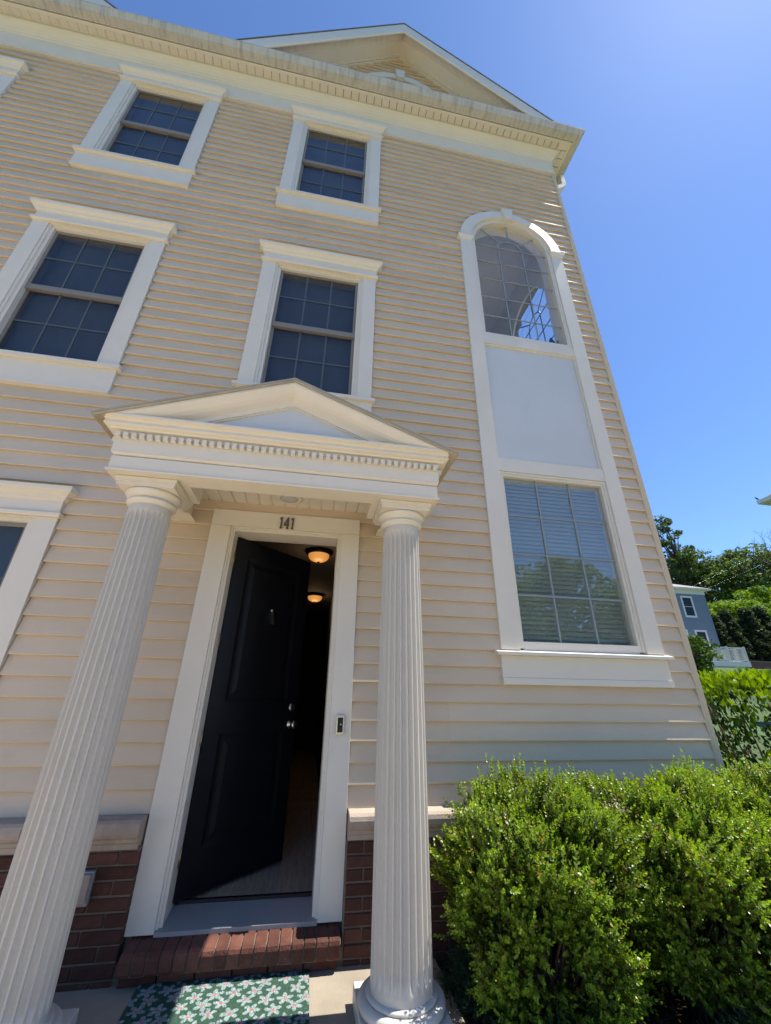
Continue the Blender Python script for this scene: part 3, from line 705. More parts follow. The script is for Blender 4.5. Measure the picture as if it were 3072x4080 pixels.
# ------------------------------------------------------------------ portico
port = thing('portico', (.453, -.6, Z0), 'white pedimented entrance portico with dentils on two fluted columns', 'portico')
PCX = .453
def q(z): return z-.0288*(z-1.253)
def make_column(x):
    # fluted shaft
    n = 24; sub = 10; b = MB(); zb, zt = -.032, q(2.335); y = -.605
    hs = [zb, .0, .035, .06, .6, 1.0, 1.4, 1.8, 2.08, zt-.08, zt-.055, zt-.035, zt]
    def rad(z): t = (z-zb)/(zt-zb); return .150*(1-t)+.1235*t + .004*sin(pi*t)
    ring_n = n*sub; vs_ = []
    for z in hs:
        dep = 0 if (z < .01 or z > zt-.045) else (.5 if (z < .04 or z > zt-.065) else 1)
        for i in range(n):
            for j in range(sub):
                u = j/sub; a = 2*pi*(i+u)/n
                fl = 0 if u < .21 else sin(pi*(u-.20)/.80)**.75*.0185
                r = rad(z)-fl*dep*rad(z)/.15; vs_.append((x+r*cos(a), y+r*sin(a), z))
    fs = [(k*ring_n+i, k*ring_n+(i+1) % ring_n, (k+1)*ring_n+(i+1) % ring_n, (k+1)*ring_n+i) for k in range(len(hs)-1) for i in range(ring_n)]
    b.add(vs_, fs)
    c = b.build('column', M['column'], port)
    MB().lathe([(.170, -.0435), (.172, -.036), (.166, -.030), (.154, -.027)], 48, (x, y, 0)).build('base_fillet', M['column'], c)
    tor = [(.184+.024*cos(a), -.0668+.0225*sin(a)) for a in np.linspace(-pi/2, pi/2, 12)]
    MB().lathe(tor, 56, (x, y, 0)).build('base_torus', M['column'], c)
    MB().box(x-.207, x+.207, y-.207, y+.207, Z0+.0005, -.0895).build('plinth', M['column'], c, bevel=.006)
    MB().lathe([(.125, q(2.336)), (.125, q(2.345)), (.136, q(2.350)), (.146, q(2.358)), (.147, q(2.366)), (.142, q(2.374)), (.132, q(2.378))], 48, (x, y, 0)).build('neck_ring', M['cream'], c)
    MB().lathe([(.128, q(2.379)), (.130, q(2.385)), (.146, q(2.396)), (.159, q(2.408)), (.165, q(2.420)), (.163, q(2.430)), (.155, q(2.434))], 48, (x, y, 0)).build('capital', M['cream'], c)
    b = MB()
    for h, za, zb_ in ((.168, 2.4345, 2.452), (.174, 2.4525, 2.463), (.180, 2.4635, 2.490)): b.box(x-h, x+h, y-h, y+h, q(za), q(zb_))
    b.build('abacus', M['cream'], c)
    return c
make_column(PCX-.835); make_column(PCX+.835)
X0, X1, YF = PCX-1.0245, PCX+1.0245, -.8155
ZB0 = q(2.494)
# beams under the entablature: an open U so that the porch ceiling shows
b = MB(); b.box(X0-.02, X1+.02, -.836, -.688, ZB0, q(2.60))
for s in (-1, 1):
    xa, xb = sorted((PCX+s*1.0445, PCX+s*.605)); b.box(xa, xb, -.687, -.419, ZB0+.001, q(2.60))
    xc, xd = sorted((PCX+s*1.0445, PCX+s*.776)); b.box(xc, xd, -.418, .0, 2.482, q(2.60))
b.build('beam', M['cream'], port)
for s in (-1, 1):
    xa, xb = sorted((PCX+s*.735, PCX+s*1.05)); MB().box(xa, xb, -.19, .0, 2.470, 2.4805).build('wall_bracket', M['cream'], port)
b = MB(); b.box(X0+.01, X1-.01, -.81, .0, 2.70, 2.72); b.build('ceiling_deck', M['cream'], port)
b = MB(); zq6 = q(2.60)+.001
b.box(PCX-.776, PCX+.776, -.69, -.675, zq6, 2.70); b.box(PCX-.79, PCX-.776, -.674, .0, zq6, 2.70); b.box(PCX+.776, PCX+.79, -.674, .0, zq6, 2.70); b.build('beam_lining', M['cream'], port)
cb = MB(); cb.box(.004, .096, -.674, -.004, 2.682, 2.698); cb.box(.0, .004, -.674, -.0, 2.690, 2.698); cb.box(.096, .1018, -.674, -.02, 2.690, 2.698)
cb_me = cb.mesh('ceiling_board', M['cream'], wpos(port))
for i in range(15): link('ceiling_board', cb_me, port, (PCX-.766+.1022*i, 0, 0))
b = MB(); b.lathe([(.105, 2.681), (.105, 2.668), (.085, 2.660), (.078, 2.664)], 32, (PCX-.010, -.205, 0)); rl = b.build('recessed_light', M['white'], port)
MB().lathe([(.077, 2.6655), (.05, 2.657), (.0, 2.654)], 28, (PCX-.010, -.205, 0)).build('lens', M['porchlens'], rl)
# entablature mouldings round the front and the two returns
def band(name, prof, mat, th=.06):
    b = MB()
    pr = [(d, q(z)) for d, z in prof]; pr += [(-th, pr[-1][1]), (-th, pr[0][1])]
    vs_ = []
    for d, z in pr: vs_ += [(X0-d, .001, z), (X0-d, YF-d, z), (X1+d, YF-d, z), (X1+d, .001, z)]
    m_ = len(pr); fs = []
    for i in range(m_):
        a, c = 4*i, 4*((i+1) % m_)
        for j in range(3): fs.append((a+j, a+j+1, c+j+1, c+j))
    b.add(vs_, fs); return b.build(name, mat, port)
band('architrave_lip', [(.030, 2.4945), (.032, 2.506), (.022, 2.512)], M['cream'], -.021)
band('architrave', [(.0, 2.6015), (.0, 2.6095)], M['white'])
band('architrave_face', [(.021, 2.513), (.005, 2.525), (.004, 2.598)], M['white'], -.0035)
band('fillet', [(.012, 2.610), (.028, 2.622), (.028, 2.632)], M['cream'])
band('frieze', [(.030, 2.6325), (.030, 2.752)], M['white'])
band('dentil_backing', [(.034, 2.7525), (.036, 2.776)], M['cream'])
dn = 45; step = (X1-X0+.05)/dn
d_me = MB().box(0, step*.60, -.030, .0, 0, .032).mesh('dentil', M['white'])
pw = wpos(port)
for i in range(dn): link('dentil', d_me, port, Vector((X0-.02+step*i, YF-.0345, q(2.722)))-pw)
ds_me = MB().box(-.0, .030, 0, step*.60, 0, .032).mesh('dentil', M['white'])
for i in range(16):
    link('dentil', ds_me, port, Vector((X1+.0345, YF+step*i+.004, q(2.722)))-pw)
    link('dentil', ds_me, port, Vector((X0-.0345-.030, YF+step*i+.004, q(2.722)))-pw)
cyma = [(.060, 2.7765), (.064, 2.784)]+[(.066+.050*t+.012*sin(2*pi*t), 2.786+.05*t-.004*sin(2*pi*t)) for t in np.linspace(0, 1, 9)]+[(.120, 2.838), (.122, 2.852)]
band('cornice', cyma, M['cream'])
ZCAP = q(2.8575)
b = MB(); b.box(X0-.121, X1+.121, YF-.120, .0, q(2.8525), ZCAP); b.build('cornice_cap', M['cream'], port)
# tympanum and raking mouldings
EX, EZ, AZ = 1.166, q(2.838), q(3.318)     # eave half width, eave height, apex height
sl_ = (AZ-EZ)/EX; nr = sqrt(1+sl_*sl_)
MB().prism([(PCX-.99, ZCAP+.0005), (PCX+.99, ZCAP+.0005), (PCX, ZCAP+.0005+.99*sl_)], 'y', -.8155, -.77).build('tympanum', M['panel'], port)
def prake_prof(prof, yb, name, mat, cut=None):     # prof (offset below the roof line, y front)
    b = MB(); cut = ZCAP+.0005 if cut is None else cut
    for s in (-1, 1):
        vs_ = []
        pr = list(prof)+[(prof[-1][0], yb), (prof[0][0], yb)]
        for off, y in pr:
            ua = min(1.0, (AZ-off*nr-cut)/(sl_*EX))
            vs_ += [(PCX, y, AZ-off*nr), (PCX+s*ua*EX, y, AZ-sl_*ua*EX-off*nr)]
        m_ = len(pr); fs = [(2*i, 2*i+1, 2*((i+1) % m_)+1, 2*((i+1) % m_)) for i in range(m_)]
        b.add(vs_, fs)
    return b.build(name, mat, port)
dy = -.069
prake_prof([(o*.971, y+dy) for o, y in [(.026, -.868), (.040, -.868), (.05, -.862), (.068, -.846), (.085, -.832), (.100, -.812), (.112, -.790), (.120, -.775), (.135, -.770), (.150, -.768)]], -.77, 'raking_cornice', M['cream'])
prake_prof([(.1465, -.827), (.1555, -.827)], -.77, 'raking_bead', M['white'])
# roof panels with drip edge
b = MB()
for s in (-1, 1):
    pts = [(PCX, AZ+.002), (PCX+s*(EX+.010), AZ+.002-sl_*(EX+.010)), (PCX+s*(EX+.010), AZ-.012-sl_*(EX+.010)), (PCX, AZ-.012)]
    b.prism(pts, 'y', -.953, .0)
b.build('roof', M['metal_edge'], port)
prake_prof([(.0125, -.950), (.0245, -.947)], -.77, 'drip_edge', M['metal_edge'], cut=EZ-.04)

# ------------------------------------------------------------------ door mat
def door_mat():
    x0, x1, y0, y1 = -.005, .868, -.70, -.128
    nx, ny = 300, 200; xs = np.linspace(0, x1-x0, nx); ys = np.linspace(0, y1-y0, ny)
    Xg, Yg = np.meshgrid(xs, ys); rng = np.random.default_rng(3)
    fl = np.zeros_like(Xg); ce = np.zeros_like(Xg)
    row = 0; yy = .02
    while yy < y1-y0+.06:
        xx = (.05 if row % 2 else 0.0)
        while xx < x1-x0+.06:
            cx, cy = xx+rng.uniform(-.012, .012), yy+rng.uniform(-.010, .010); r0 = rng.uniform(.040, .047); th0 = rng.uniform(0, 2*pi)
            dx, dy = Xg-cx, Yg-cy; r = np.hypot(dx, dy); th = np.arctan2(dy, dx)-th0
            pet = r0*(.30+.70*np.abs(np.cos(2.5*th))**1.1)
            fl = np.maximum(fl, (r < pet)*1.0); ce = np.maximum(ce, (r < .0095)*1.0); xx += .100
        yy += .070; row += 1
    jag = rng.normal(0, 1, Xg.shape)
    g = np.stack([.024+.018*np.abs(jag), .058+.026*np.abs(jag), .040+.018*np.abs(jag)], -1)
    w = np.stack([.23+.08*jag, .29+.09*jag, .285+.09*jag], -1); p = np.stack([.36+.06*jag, .15+.03*jag, .14+.03*jag], -1)
    edge = (rng.uniform(0, 1, Xg.shape) < .93)*1.0
    fl = fl*edge
    c = g*(1-fl[..., None])+w*fl[..., None]; c = c*(1-ce[..., None])+p*ce[..., None]; c = np.clip(c, 0, 1)
    Zg = .012+rng.uniform(-.0022, .0022, Xg.shape)
    v = np.stack([Xg+rng.uniform(-.0006, .0006, Xg.shape), Yg, Zg], -1).reshape(-1, 3)
    idx = np.arange(nx*ny).reshape(ny, nx)
    f = np.stack([idx[:-1, :-1], idx[:-1, 1:], idx[1:, 1:], idx[1:, :-1]], -1).reshape(-1, 4)
    o = thing('doormat', (x0, y0, Z0), 'green bristle doormat printed with white pink centred flowers', 'doormat')
    me = np_mesh('pile', v, f, M['coir'], c.reshape(-1, 3)); link('pile', me, o)
    MB().box(0, x1-x0, 0, y1-y0, .0008, .009).build('backing', M['black'], o, local=True)

def np_mesh(name, v, f, mat, col=None, smooth=False):
    m = bpy.data.meshes.new(name); nv, nf = len(v), len(f); k = f.shape[1]
    m.vertices.add(nv); m.vertices.foreach_set('co', np.ascontiguousarray(v, np.float32).ravel())
    m.loops.add(nf*k); m.loops.foreach_set('vertex_index', np.ascontiguousarray(f, np.int32).ravel())
    m.polygons.add(nf); m.polygons.foreach_set('loop_start', np.arange(0, nf*k, k, dtype=np.int32))
    try: m.polygons.foreach_set('loop_total', np.full(nf, k, dtype=np.int32))
    except Exception: pass
    if col is not None:
        a = m.color_attributes.new('Col', 'FLOAT_COLOR', 'POINT')
        a.data.foreach_set('color', np.concatenate([col, np.ones((len(col), 1))], 1).astype(np.float32).ravel())
    m.update(calc_edges=True); m.materials.append(mat)
    if smooth: m.polygons.foreach_set('use_smooth', np.ones(nf, bool))
    return m
M['coir'] = leafmat('printed_coir', .95, .0, .05)
door_mat()

# ------------------------------------------------------------------ foliage tools
def frames(d, rng):      # rotation matrices whose z axis is d, random roll
    d = d/np.linalg.norm(d, axis=1, keepdims=True); n = len(d)
    r = rng.normal(size=(n, 3)); a = np.cross(d, r); a /= np.linalg.norm(a, axis=1, keepdims=True)+1e-9; b = np.cross(d, a)
    return np.stack([a, b, d], -1)          # columns
def instance(base_v, base_f, Rm, loc, sc):
    n = len(loc); v = np.einsum('nij,kj->nki', Rm, base_v)*np.asarray(sc).reshape(-1, 1, 1)+loc[:, None, :]
    k = len(base_v); f = (base_f[None]+(np.arange(n)*k)[:, None, None]).reshape(-1, base_f.shape[1])
    return v.reshape(-1, 3), f
def lumps(u, seed, freq=3.):
    rng = np.random.default_rng(seed); o = np.zeros(len(u))
    for i in range(6):
        k = rng.normal(size=3)*freq; o += np.sin(u@k+rng.uniform(0, 6.28))
    return o/6
# a boxwood shoot: opposite pairs of small oval leaves along a stem
def shoot(rng, npair, L, leaf):
    vs_, fs, cs = [], [], []
    for i in range(npair):
        t = (i+.6)/npair; z = L*t
        for s in (0, pi):
            a = (i % 2)*pi/2+s+rng.normal(0, .25); el = .55+.5*t+rng.normal(0, .12); l = leaf*rng.uniform(.8, 1.15)*(1.05-.3*t); w = l*.29
            d = np.array([cos(a)*cos(el), sin(a)*cos(el), sin(el)]); side = np.array([-sin(a), cos(a), 0]); up = np.cross(side, d)
            p0 = np.array([0, 0, z]); b = len(vs_)
            for (u, ww, h) in ((0, 0, 0), (.33, 1, .06), (.33, -1, .06), (.75, .85, .05), (.75, -.85, .05), (1, 0, -.02)):
                vs_.append(p0+d*l*u+side*w*ww+up*l*h)
            fs += [(b, b+1, b+2, b+2), (b+1, b+3, b+4, b+2), (b+3, b+5, b+4, b+4)]; cs += [t]*6
    return np.array(vs_), np.array(fs), np.array(cs)
def tri4(f):             # faces of 4 with repeated last index -> triangles
    out = []
    for a, b, c, d in f:
        out.append((a, b, c))
        if d != c: out.append((a, c, d))
    return np.array(out)
SR = np.random.default_rng(11)
SHOOTS = []
for i in range(5):
    v, f, c = shoot(SR, 6+i % 3, .062+.012*(i % 3), .0190); SHOOTS.append((v, tri4(f), c))

def boxwood(name, c, half, n, seed, label, p=2.7, gaps=()):
    rng = np.random.default_rng(seed); c = np.array(c, float); half = np.array(half, float)
    t = thing('boxwood_shrub', (c[0], c[1], ZG), label, 'shrub', 'boxwood shrubs along the house')
    u = rng.normal(size=(n*2, 3)); u /= np.linalg.norm(u, axis=1, keepdims=True)
    u = u[u[:, 2] > -.92]
    r = (np.abs(u/half)**p).sum(1)**(-1/p)
    lp = lumps(u, seed, 2.6)*.30+lumps(u, seed+1, 6.)*.22+.09*np.tanh(7*lumps(u, seed+2, 9.5))+.04
    keepout = lumps(u, seed+5, 5.5)
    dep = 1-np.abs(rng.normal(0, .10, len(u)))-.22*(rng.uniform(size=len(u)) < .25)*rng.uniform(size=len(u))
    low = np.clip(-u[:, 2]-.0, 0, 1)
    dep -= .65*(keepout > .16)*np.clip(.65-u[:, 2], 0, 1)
    P = u*(r*(1+lp)*dep)[:, None]
    ok = rng.uniform(size=len(u)) < np.where(keepout > .24, .25, 1.0)
    for g in gaps: ok &= np.linalg.norm((P+c-np.array(g[:3]))/np.array(g[3]), axis=1) > 1
    P, u, dep = P[ok][:n], u[ok][:n], dep[ok][:n]
    W = P+c; okz = W[:, 2] > ZG+.03; okz &= W[:, 1] < -.13; P, u, dep = P[okz], u[okz], dep[okz]
    ns = 70; pick = rng.integers(0, len(P), ns); SP, SU = [], []
    for i in pick:
        dd = u[i]*np.array([1, 1, .6])+np.array([0, 0, .45])+rng.normal(0, .3, 3); dd /= np.linalg.norm(dd); ln_ = rng.uniform(.06, .20)
        for j in range(9): SP.append(P[i]+dd*ln_*(j/8-.15)+rng.normal(0, .012, 3)); SU.append(dd)
    SP, SU = np.array(SP), np.array(SU); okw = (SP[:, 1]+c[1] < -.13) & (SP[:, 2]+c[2] > ZG+.05); SP, SU = SP[okw], SU[okw]
    P = np.concatenate([P, SP]); u = np.concatenate([u, SU]); dep = np.concatenate([dep, np.ones(len(SP))])
    nrm = u/half**1.5; nrm /= np.linalg.norm(nrm, axis=1, keepdims=True)
    d = nrm*.9+np.array([0.05, -.05, .75])+rng.normal(0, .42, P.shape)
    Rm = frames(d, rng); which = rng.integers(0, len(SHOOTS), len(P)); V, F, C = [], [], []; base = 0
    tone = np.clip(lumps(P, seed+9, 6.)*.9+rng.normal(0, .35, len(P)), -1, 1)
    for k, (bv, bf, bc) in enumerate(SHOOTS):
        m = which == k; loc = P[m]+np.array([0, 0, c[2]-ZG]); sc = rng.uniform(.8, 1.3, m.sum())
        v, f = instance(bv, bf, Rm[m], loc, sc); V.append(v); F.append(f+base); base += len(v)
        tt = tone[m][:, None]; nl = len(bc)
        age_shade = bc[None, :]*.55+np.clip((dep[m]-.75)/.25, 0, 1)[:, None]*.45  # young tips lighter, plus shade painted into leaves deeper in the shrub
        rr = rng.normal(0, .12, (m.sum(), nl//6)).repeat(6, 1); age_shade = np.clip(age_shade+rr+.12*tt, 0, 1)
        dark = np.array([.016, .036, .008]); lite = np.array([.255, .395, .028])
        col = dark+(lite-dark)*age_shade[..., None]**1.5
        br = (rng.uniform(size=(m.sum(), nl//6)) < .025*(1+2*(dep[m] < .8))[:, None]).repeat(6, 1)
        col[br] = np.array([.30, .17, .05]); yl = (rng.uniform(size=(m.sum(), nl//6)) < .05).repeat(6, 1); col[yl] = np.array([.30, .30, .05])
        C.append(col.reshape(-1, 3))
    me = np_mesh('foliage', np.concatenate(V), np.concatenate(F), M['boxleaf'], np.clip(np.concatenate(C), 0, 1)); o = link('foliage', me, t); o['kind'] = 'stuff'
    b = MB(); L = c[2]-ZG
    for i in range(26):
        a = rng.uniform(0, 2*pi); q = rng.uniform(.35, .85); e = np.array([cos(a)*half[0]*q, sin(a)*half[1]*q, L+half[2]*rng.uniform(-.3, .75)]); s0 = np.array([rng.normal(0, .05), rng.normal(0, .05), 0.])
        mid = s0*.5+e*.5+np.array([rng.normal(0, .05), rng.normal(0, .05), -.06]); b.tube([s0, mid, e], [.011, .007, .003], 5)
    b.build('stem', M['twig'], t, local=True)
    return t
boxwood('a', (2.06, -.55, .29), (.44, .37, .44), 6600, 21, 'bushy boxwood shrub beside the fluted column, branches reaching to it')
boxwood('b', (2.92, -.60, .30), (.46, .41, .42), 6800, 33, 'boxwood shrub under the tall window between two other boxwoods')
boxwood('c', (3.72, -.50, .28), (.48, .40, .39), 5800, 47, 'boxwood shrub in front of the house corner')
boxwood('d', (4.62, -.42, .27), (.48, .42, .38), 3200, 59, 'boxwood shrub past the house corner before the laurel hedge')

# creeping junipers
def spray(rng):
    vs_, fs = [], []
    L = .10
    for i in range(26):
        t = i/26; z = L*t; a = i*2.4; el = .75; l = .016*(1.1-.6*t)+.003; d = np.array([cos(a)*cos(el), sin(a)*cos(el)*.6, sin(el)]); s = np.array([-sin(a), cos(a), 0])*.0016
        p = np.array([0, 0, z]); b = len(vs_); vs_ += [p-s, p+s, p+d*l]; fs.append((b, b+1, b+2))
    b = len(vs_); vs_ += [np.array([-.002, 0, 0]), np.array([.002, 0, 0]), np.array([0, 0, L])]; fs.append((b, b+1, b+2))
    return np.array(vs_), np.array(fs)
SPR = [spray(np.random.default_rng(i)) for i in range(3)]
def juniper(c, rx, ry, h, n, seed, label):
    rng = np.random.default_rng(seed); t = thing('creeping_juniper', (c[0], c[1], ZG), label, 'shrub', 'creeping junipers on the mulch bed')
    a = rng.uniform(0, 2*pi, n); r = np.sqrt(rng.uniform(0, 1, n)); lob = 1+.25*np.sin(a*5+seed)
    P = np.stack([rx*r*np.cos(a)*lob, ry*r*np.sin(a)*lob, .02+h*(1-r**2)*rng.uniform(.3, 1, n)], -1)
    d = np.stack([np.cos(a)*.9+.3, np.sin(a)*.9-.1, rng.uniform(.1, .8, n)], -1)+rng.normal(0, .35, (n, 3)); d[:, 2] = np.abs(d[:, 2])
    V, F, C = [], [], []; base = 0; wh = rng.integers(0, 3, n); Rm = frames(d, rng)
    for k, (bv, bf) in enumerate(SPR):
        m = wh == k; v, f = instance(bv, bf, Rm[m], P[m], rng.uniform(.7, 1.5, m.sum())); V.append(v); F.append(f+base); base += len(v)
        tt = np.clip(rng.normal(.5, .22, m.sum()), 0, 1)[:, None].repeat(len(bv), 1)[..., None]
        C.append((np.array([.028, .060, .040])*(1-tt)+np.array([.085, .150, .080])*tt).reshape(-1, 3))
    o = link('foliage', np_mesh('foliage', np.concatenate(V), np.concatenate(F), M['juniper'], np.concatenate(C)), t); o['kind'] = 'stuff'
    b = MB()
    for i in range(14):
        q = rng.uniform(0, 2*pi); b.tube([(0, 0, .0), (rx*.4*cos(q), ry*.4*sin(q), h*.5), (rx*.85*cos(q), ry*.85*sin(q), h*.3)], [.007, .005, .002], 5)
    b.build('stem', M['twig'], t, local=True)
juniper((1.80, -.40, 0), .20, .26, .16, 900, 5, 'small blue green juniper at the foot of the fluted column')
juniper((1.95, -.92, 0), .26, .20, .14, 900, 6, 'blue green juniper in front of the bushy boxwood')
juniper((3.00, -1.02, 0), .34, .22, .18, 1600, 7, 'pale sunlit juniper spreading in front of the boxwood row')
juniper((3.75, -1.10, 0), .42, .28, .22, 1600, 8, 'wide juniper in front of the house corner boxwood')

# mulch chips
def chips():
    rng = np.random.default_rng(2); n = 9000
    bv = np.array([(-1, -.35, 0), (1, -.3, .1), (1.1, .3, 0), (-.9, .4, .15)])*.012; bf = np.array([(0, 1, 2), (0, 2, 3)])
    P = np.stack([rng.uniform(1.62, 4.6, n), rng.uniform(-1.6, -.11, n), np.full(n, ZG+.02)], -1); P[:, 2] += .012*np.sin(P[:, 0]*9+P[:, 1]*3)+.010*np.sin(P[:, 1]*13-P[:, 0]*5)+rng.uniform(.002, .02, n)
    d = rng.normal(0, .5, (n, 3)); d[:, 2] = 1
    v, f = instance(bv, bf, frames(d, rng), P, rng.uniform(.5, 1.8, n)); t = rng.uniform(0, 1, n)
    col = np.array([.025, .016, .011])+t[:, None]**3*np.array([.20, .14, .09]); me = np_mesh('mulch_chips', v, f, M['juniper'], col.repeat(4, 0))
    o = link('mulch_chips', me); o['kind'] = 'stuff'; o['label'] = 'dark bark mulch chips and dry leaves under the shrubs'; o['category'] = 'mulch'
chips()

# ------------------------------------------------------------------ laurel hedge right of the house
def laurel():
    rng = np.random.default_rng(9); c = np.array([6.35, 1.25, .62]); half = np.array([1.55, 1.15, .86])
    t = thing('laurel_hedge', (c[0], c[1], ZG), 'laurel hedge with large glossy yellow green leaves beyond the house corner', 'hedge')
    bv = []; 
    for (u, w, h) in ((0, .04, 0), (.25, .8, .05), (.55, 1, .05), (.82, .6, .0), (1, 0, -.07)):
        for s in ((1, -1) if w else (1,)): bv.append((u, s*w*.21, h+ (.05 if abs(s*w) > .3 else 0)))
    bv = np.array(bv)[:, [1, 2, 0]]           # length along z
    bf = np.array([(0, 2, 3), (0, 3, 1), (2, 4, 5), (2, 5, 3), (4, 6, 7), (4, 7, 5), (6, 8, 7)])
    n = 9500; u = rng.normal(size=(n, 3)); u /= np.linalg.norm(u, axis=1, keepdims=True); r = (np.abs(u/half)**4).sum(1)**(-.25)
    dep = 1-np.abs(rng.normal(0, .09, n)); P = u*(r*(1+.06*lumps(u, 4, 4.)+.05*lumps(u, 5, 9.))*dep)[:, None]
    nrm = u/half**1.3; nrm /= np.linalg.norm(nrm, axis=1, keepdims=True); d = nrm*.7+np.array([0, 0, .55])+rng.normal(0, .5, P.shape)
    W = P+c; ok = (W[:, 2] > ZG+.1); P, u, dep, d, W = P[ok], u[ok], dep[ok], d[ok], W[ok]
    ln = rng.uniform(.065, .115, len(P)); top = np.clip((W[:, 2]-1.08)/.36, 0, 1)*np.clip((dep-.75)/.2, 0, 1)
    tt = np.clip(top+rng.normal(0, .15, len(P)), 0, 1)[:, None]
    col = np.array([.010, .030, .007])*(1-tt)+np.array([.165, .275, .014])*tt  # sunlight painted in: upper outer leaves bright, lower and inner ones dark
    Rm = frames(d, rng)
    cam_d = np.linalg.norm(W-np.array(CAM), axis=1)
    vis = (W[:, 2] > .55) & (W[:, 0]+W[:, 1] < 6.9)
    score = np.where(vis, cam_d-2.2*W[:, 2], 1e9); big = np.argsort(score)[:290]; mask = np.zeros(len(P), bool); mask[big] = True
    # shared leaf meshes in a few tones
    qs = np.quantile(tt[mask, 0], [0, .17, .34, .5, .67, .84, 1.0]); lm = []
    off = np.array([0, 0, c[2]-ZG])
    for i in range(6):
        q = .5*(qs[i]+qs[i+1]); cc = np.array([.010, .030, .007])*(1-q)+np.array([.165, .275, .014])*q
        lm.append(np_mesh('leaf', bv, bf, M['laurelleaf'], np.tile(cc, (len(bv), 1)), True))
    for i in np.nonzero(mask)[0]:
        k = min(5, max(0, int(np.searchsorted(qs, tt[i, 0])-1)))
        o = link('leaf', lm[k], t); R3 = Matrix(Rm[i].tolist()).to_4x4()
        o.matrix_basis = Matrix.Translation(Vector(P[i]+off)) @ R3 @ Matrix.Scale(ln[i], 4)
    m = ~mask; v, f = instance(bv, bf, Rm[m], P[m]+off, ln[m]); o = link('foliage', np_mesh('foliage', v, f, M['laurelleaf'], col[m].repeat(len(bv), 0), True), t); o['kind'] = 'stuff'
    b = MB()
    for i in range(30):
        e = np.array([rng.uniform(-1.2, 1.2), rng.uniform(-.9, .9), rng.uniform(.9, 1.6)]); s0 = np.array([e[0]*.6, e[1]*.6, 0]); b.tube([s0, s0*.4+e*.6+np.array([.05, 0, 0]), e], [.02, .013, .005], 5)
    b.build('stem', M['twig'], t, local=True)
laurel()

# ------------------------------------------------------------------ trees
LEAFQ_V = np.array([(-.42, 0, 0), (0, .05, .5), (.42, 0, 0), (0, -.05, -.5)]); LEAFQ_F = np.array([(0, 1, 2), (0, 2, 3)])
def tree_meshes(seed, h, cr, trunk_h, nclump, nleaf, leaf, dark, lite, kind='round', clump_r=.26):
    rng = np.random.default_rng(seed); b = MB(); ends = []
    tr = h*.018+.06
    lean = rng.normal(0, .02, 2)*h
    tp = [np.array([lean[0]*t**2, lean[1]*t**2, h*.86*t]) for t in np.linspace(0, 1, 7)]
    b.tube(tp, [tr*1.25, tr, tr*.85, tr*.7, tr*.5, tr*.32, tr*.12], 8)
    for i in range(nclump):
        t = trunk_h/h+(1-trunk_h/h)*((i+.5)/nclump)**.9; t = min(t, .98)
        if kind == 'cone': rad = cr*(1-(t-trunk_h/h)/(1.0001-trunk_h/h))**.8*rng.uniform(.55, 1.0)+.1
        else:
            s = (t-trunk_h/h)/(1-trunk_h/h); rad = cr*sqrt(max(.03, 1-(2*s-.85)**2/1.5))*rng.uniform(.35, 1.0)
        a = i*2.399+rng.uniform(-.4, .4); z0 = h*t*.86*rng.uniform(.72, .95) if kind != 'cone' else h*t*.86
        e = np.array([rad*cos(a), rad*sin(a), h*t]); s0 = np.array([lean[0]*(z0/h/.86)**2, lean[1]*(z0/h/.86)**2, z0])
        b.tube([s0, s0*.5+e*.5+np.array([0, 0, -.04*h*rng.uniform(0, 1)]), e], [tr*.38, tr*.22, tr*.06], 5); ends.append((e, i))
    V, C = [], []; N = []
    for e, i in ends:
        r = cr*clump_r*rng.uniform(.75, 1.35); m = int(nleaf*rng.uniform(.6, 1.3))
        u = rng.normal(size=(m, 3)); u /= np.linalg.norm(u, axis=1, keepdims=True); rr = rng.uniform(.3, 1, m)**.6
        sq = np.array([1.15, 1.15, .62]) if kind != 'cone' else np.array([.8, .8, .8])
        V.append(e+u*rr[:, None]*r*sq); N.append(u*.6+np.array([0, 0, .5])+rng.normal(0, .5, (m, 3)))
        tt = np.clip(.5+rng.normal(0, .22)+rng.normal(0, .18, m), 0, 1)[:, None]; C.append(np.array(dark)*(1-tt)+np.array(lite)*tt)
    P = np.concatenate(V); d = np.concatenate(N); col = np.concatenate(C)
    Rm = frames(d, rng)[:, :, [0, 2, 1]]     # face normal along d
    v, f = instance(LEAFQ_V, LEAFQ_F, Rm, P, rng.uniform(.6, 1.3, len(P))*leaf)
    return b.mesh('trunk', M['bark']), np_mesh('crown', v, f, M['treeleaf'], col.repeat(4, 0))
KIND = {}
def add_tree(kind, x, y, sc, rz, label, group='trees on the slope behind the grey house', z=None, name='tree'):
    if kind not in KIND: KIND[kind] = tree_meshes(**SPEC[kind])
    t = thing(name, (x, y, (terrain(x, y) if z is None else z)-.05), label, 'tree', group); t.rotation_euler = (0, 0, rz)
    for nm, me in zip(('trunk', 'crown'), KIND[kind]):
        o = link(nm, me, t); o.scale = (sc[0], sc[0], sc[1])
    return t
DG, LG = (.034, .066, .014), (.15, .22, .04)
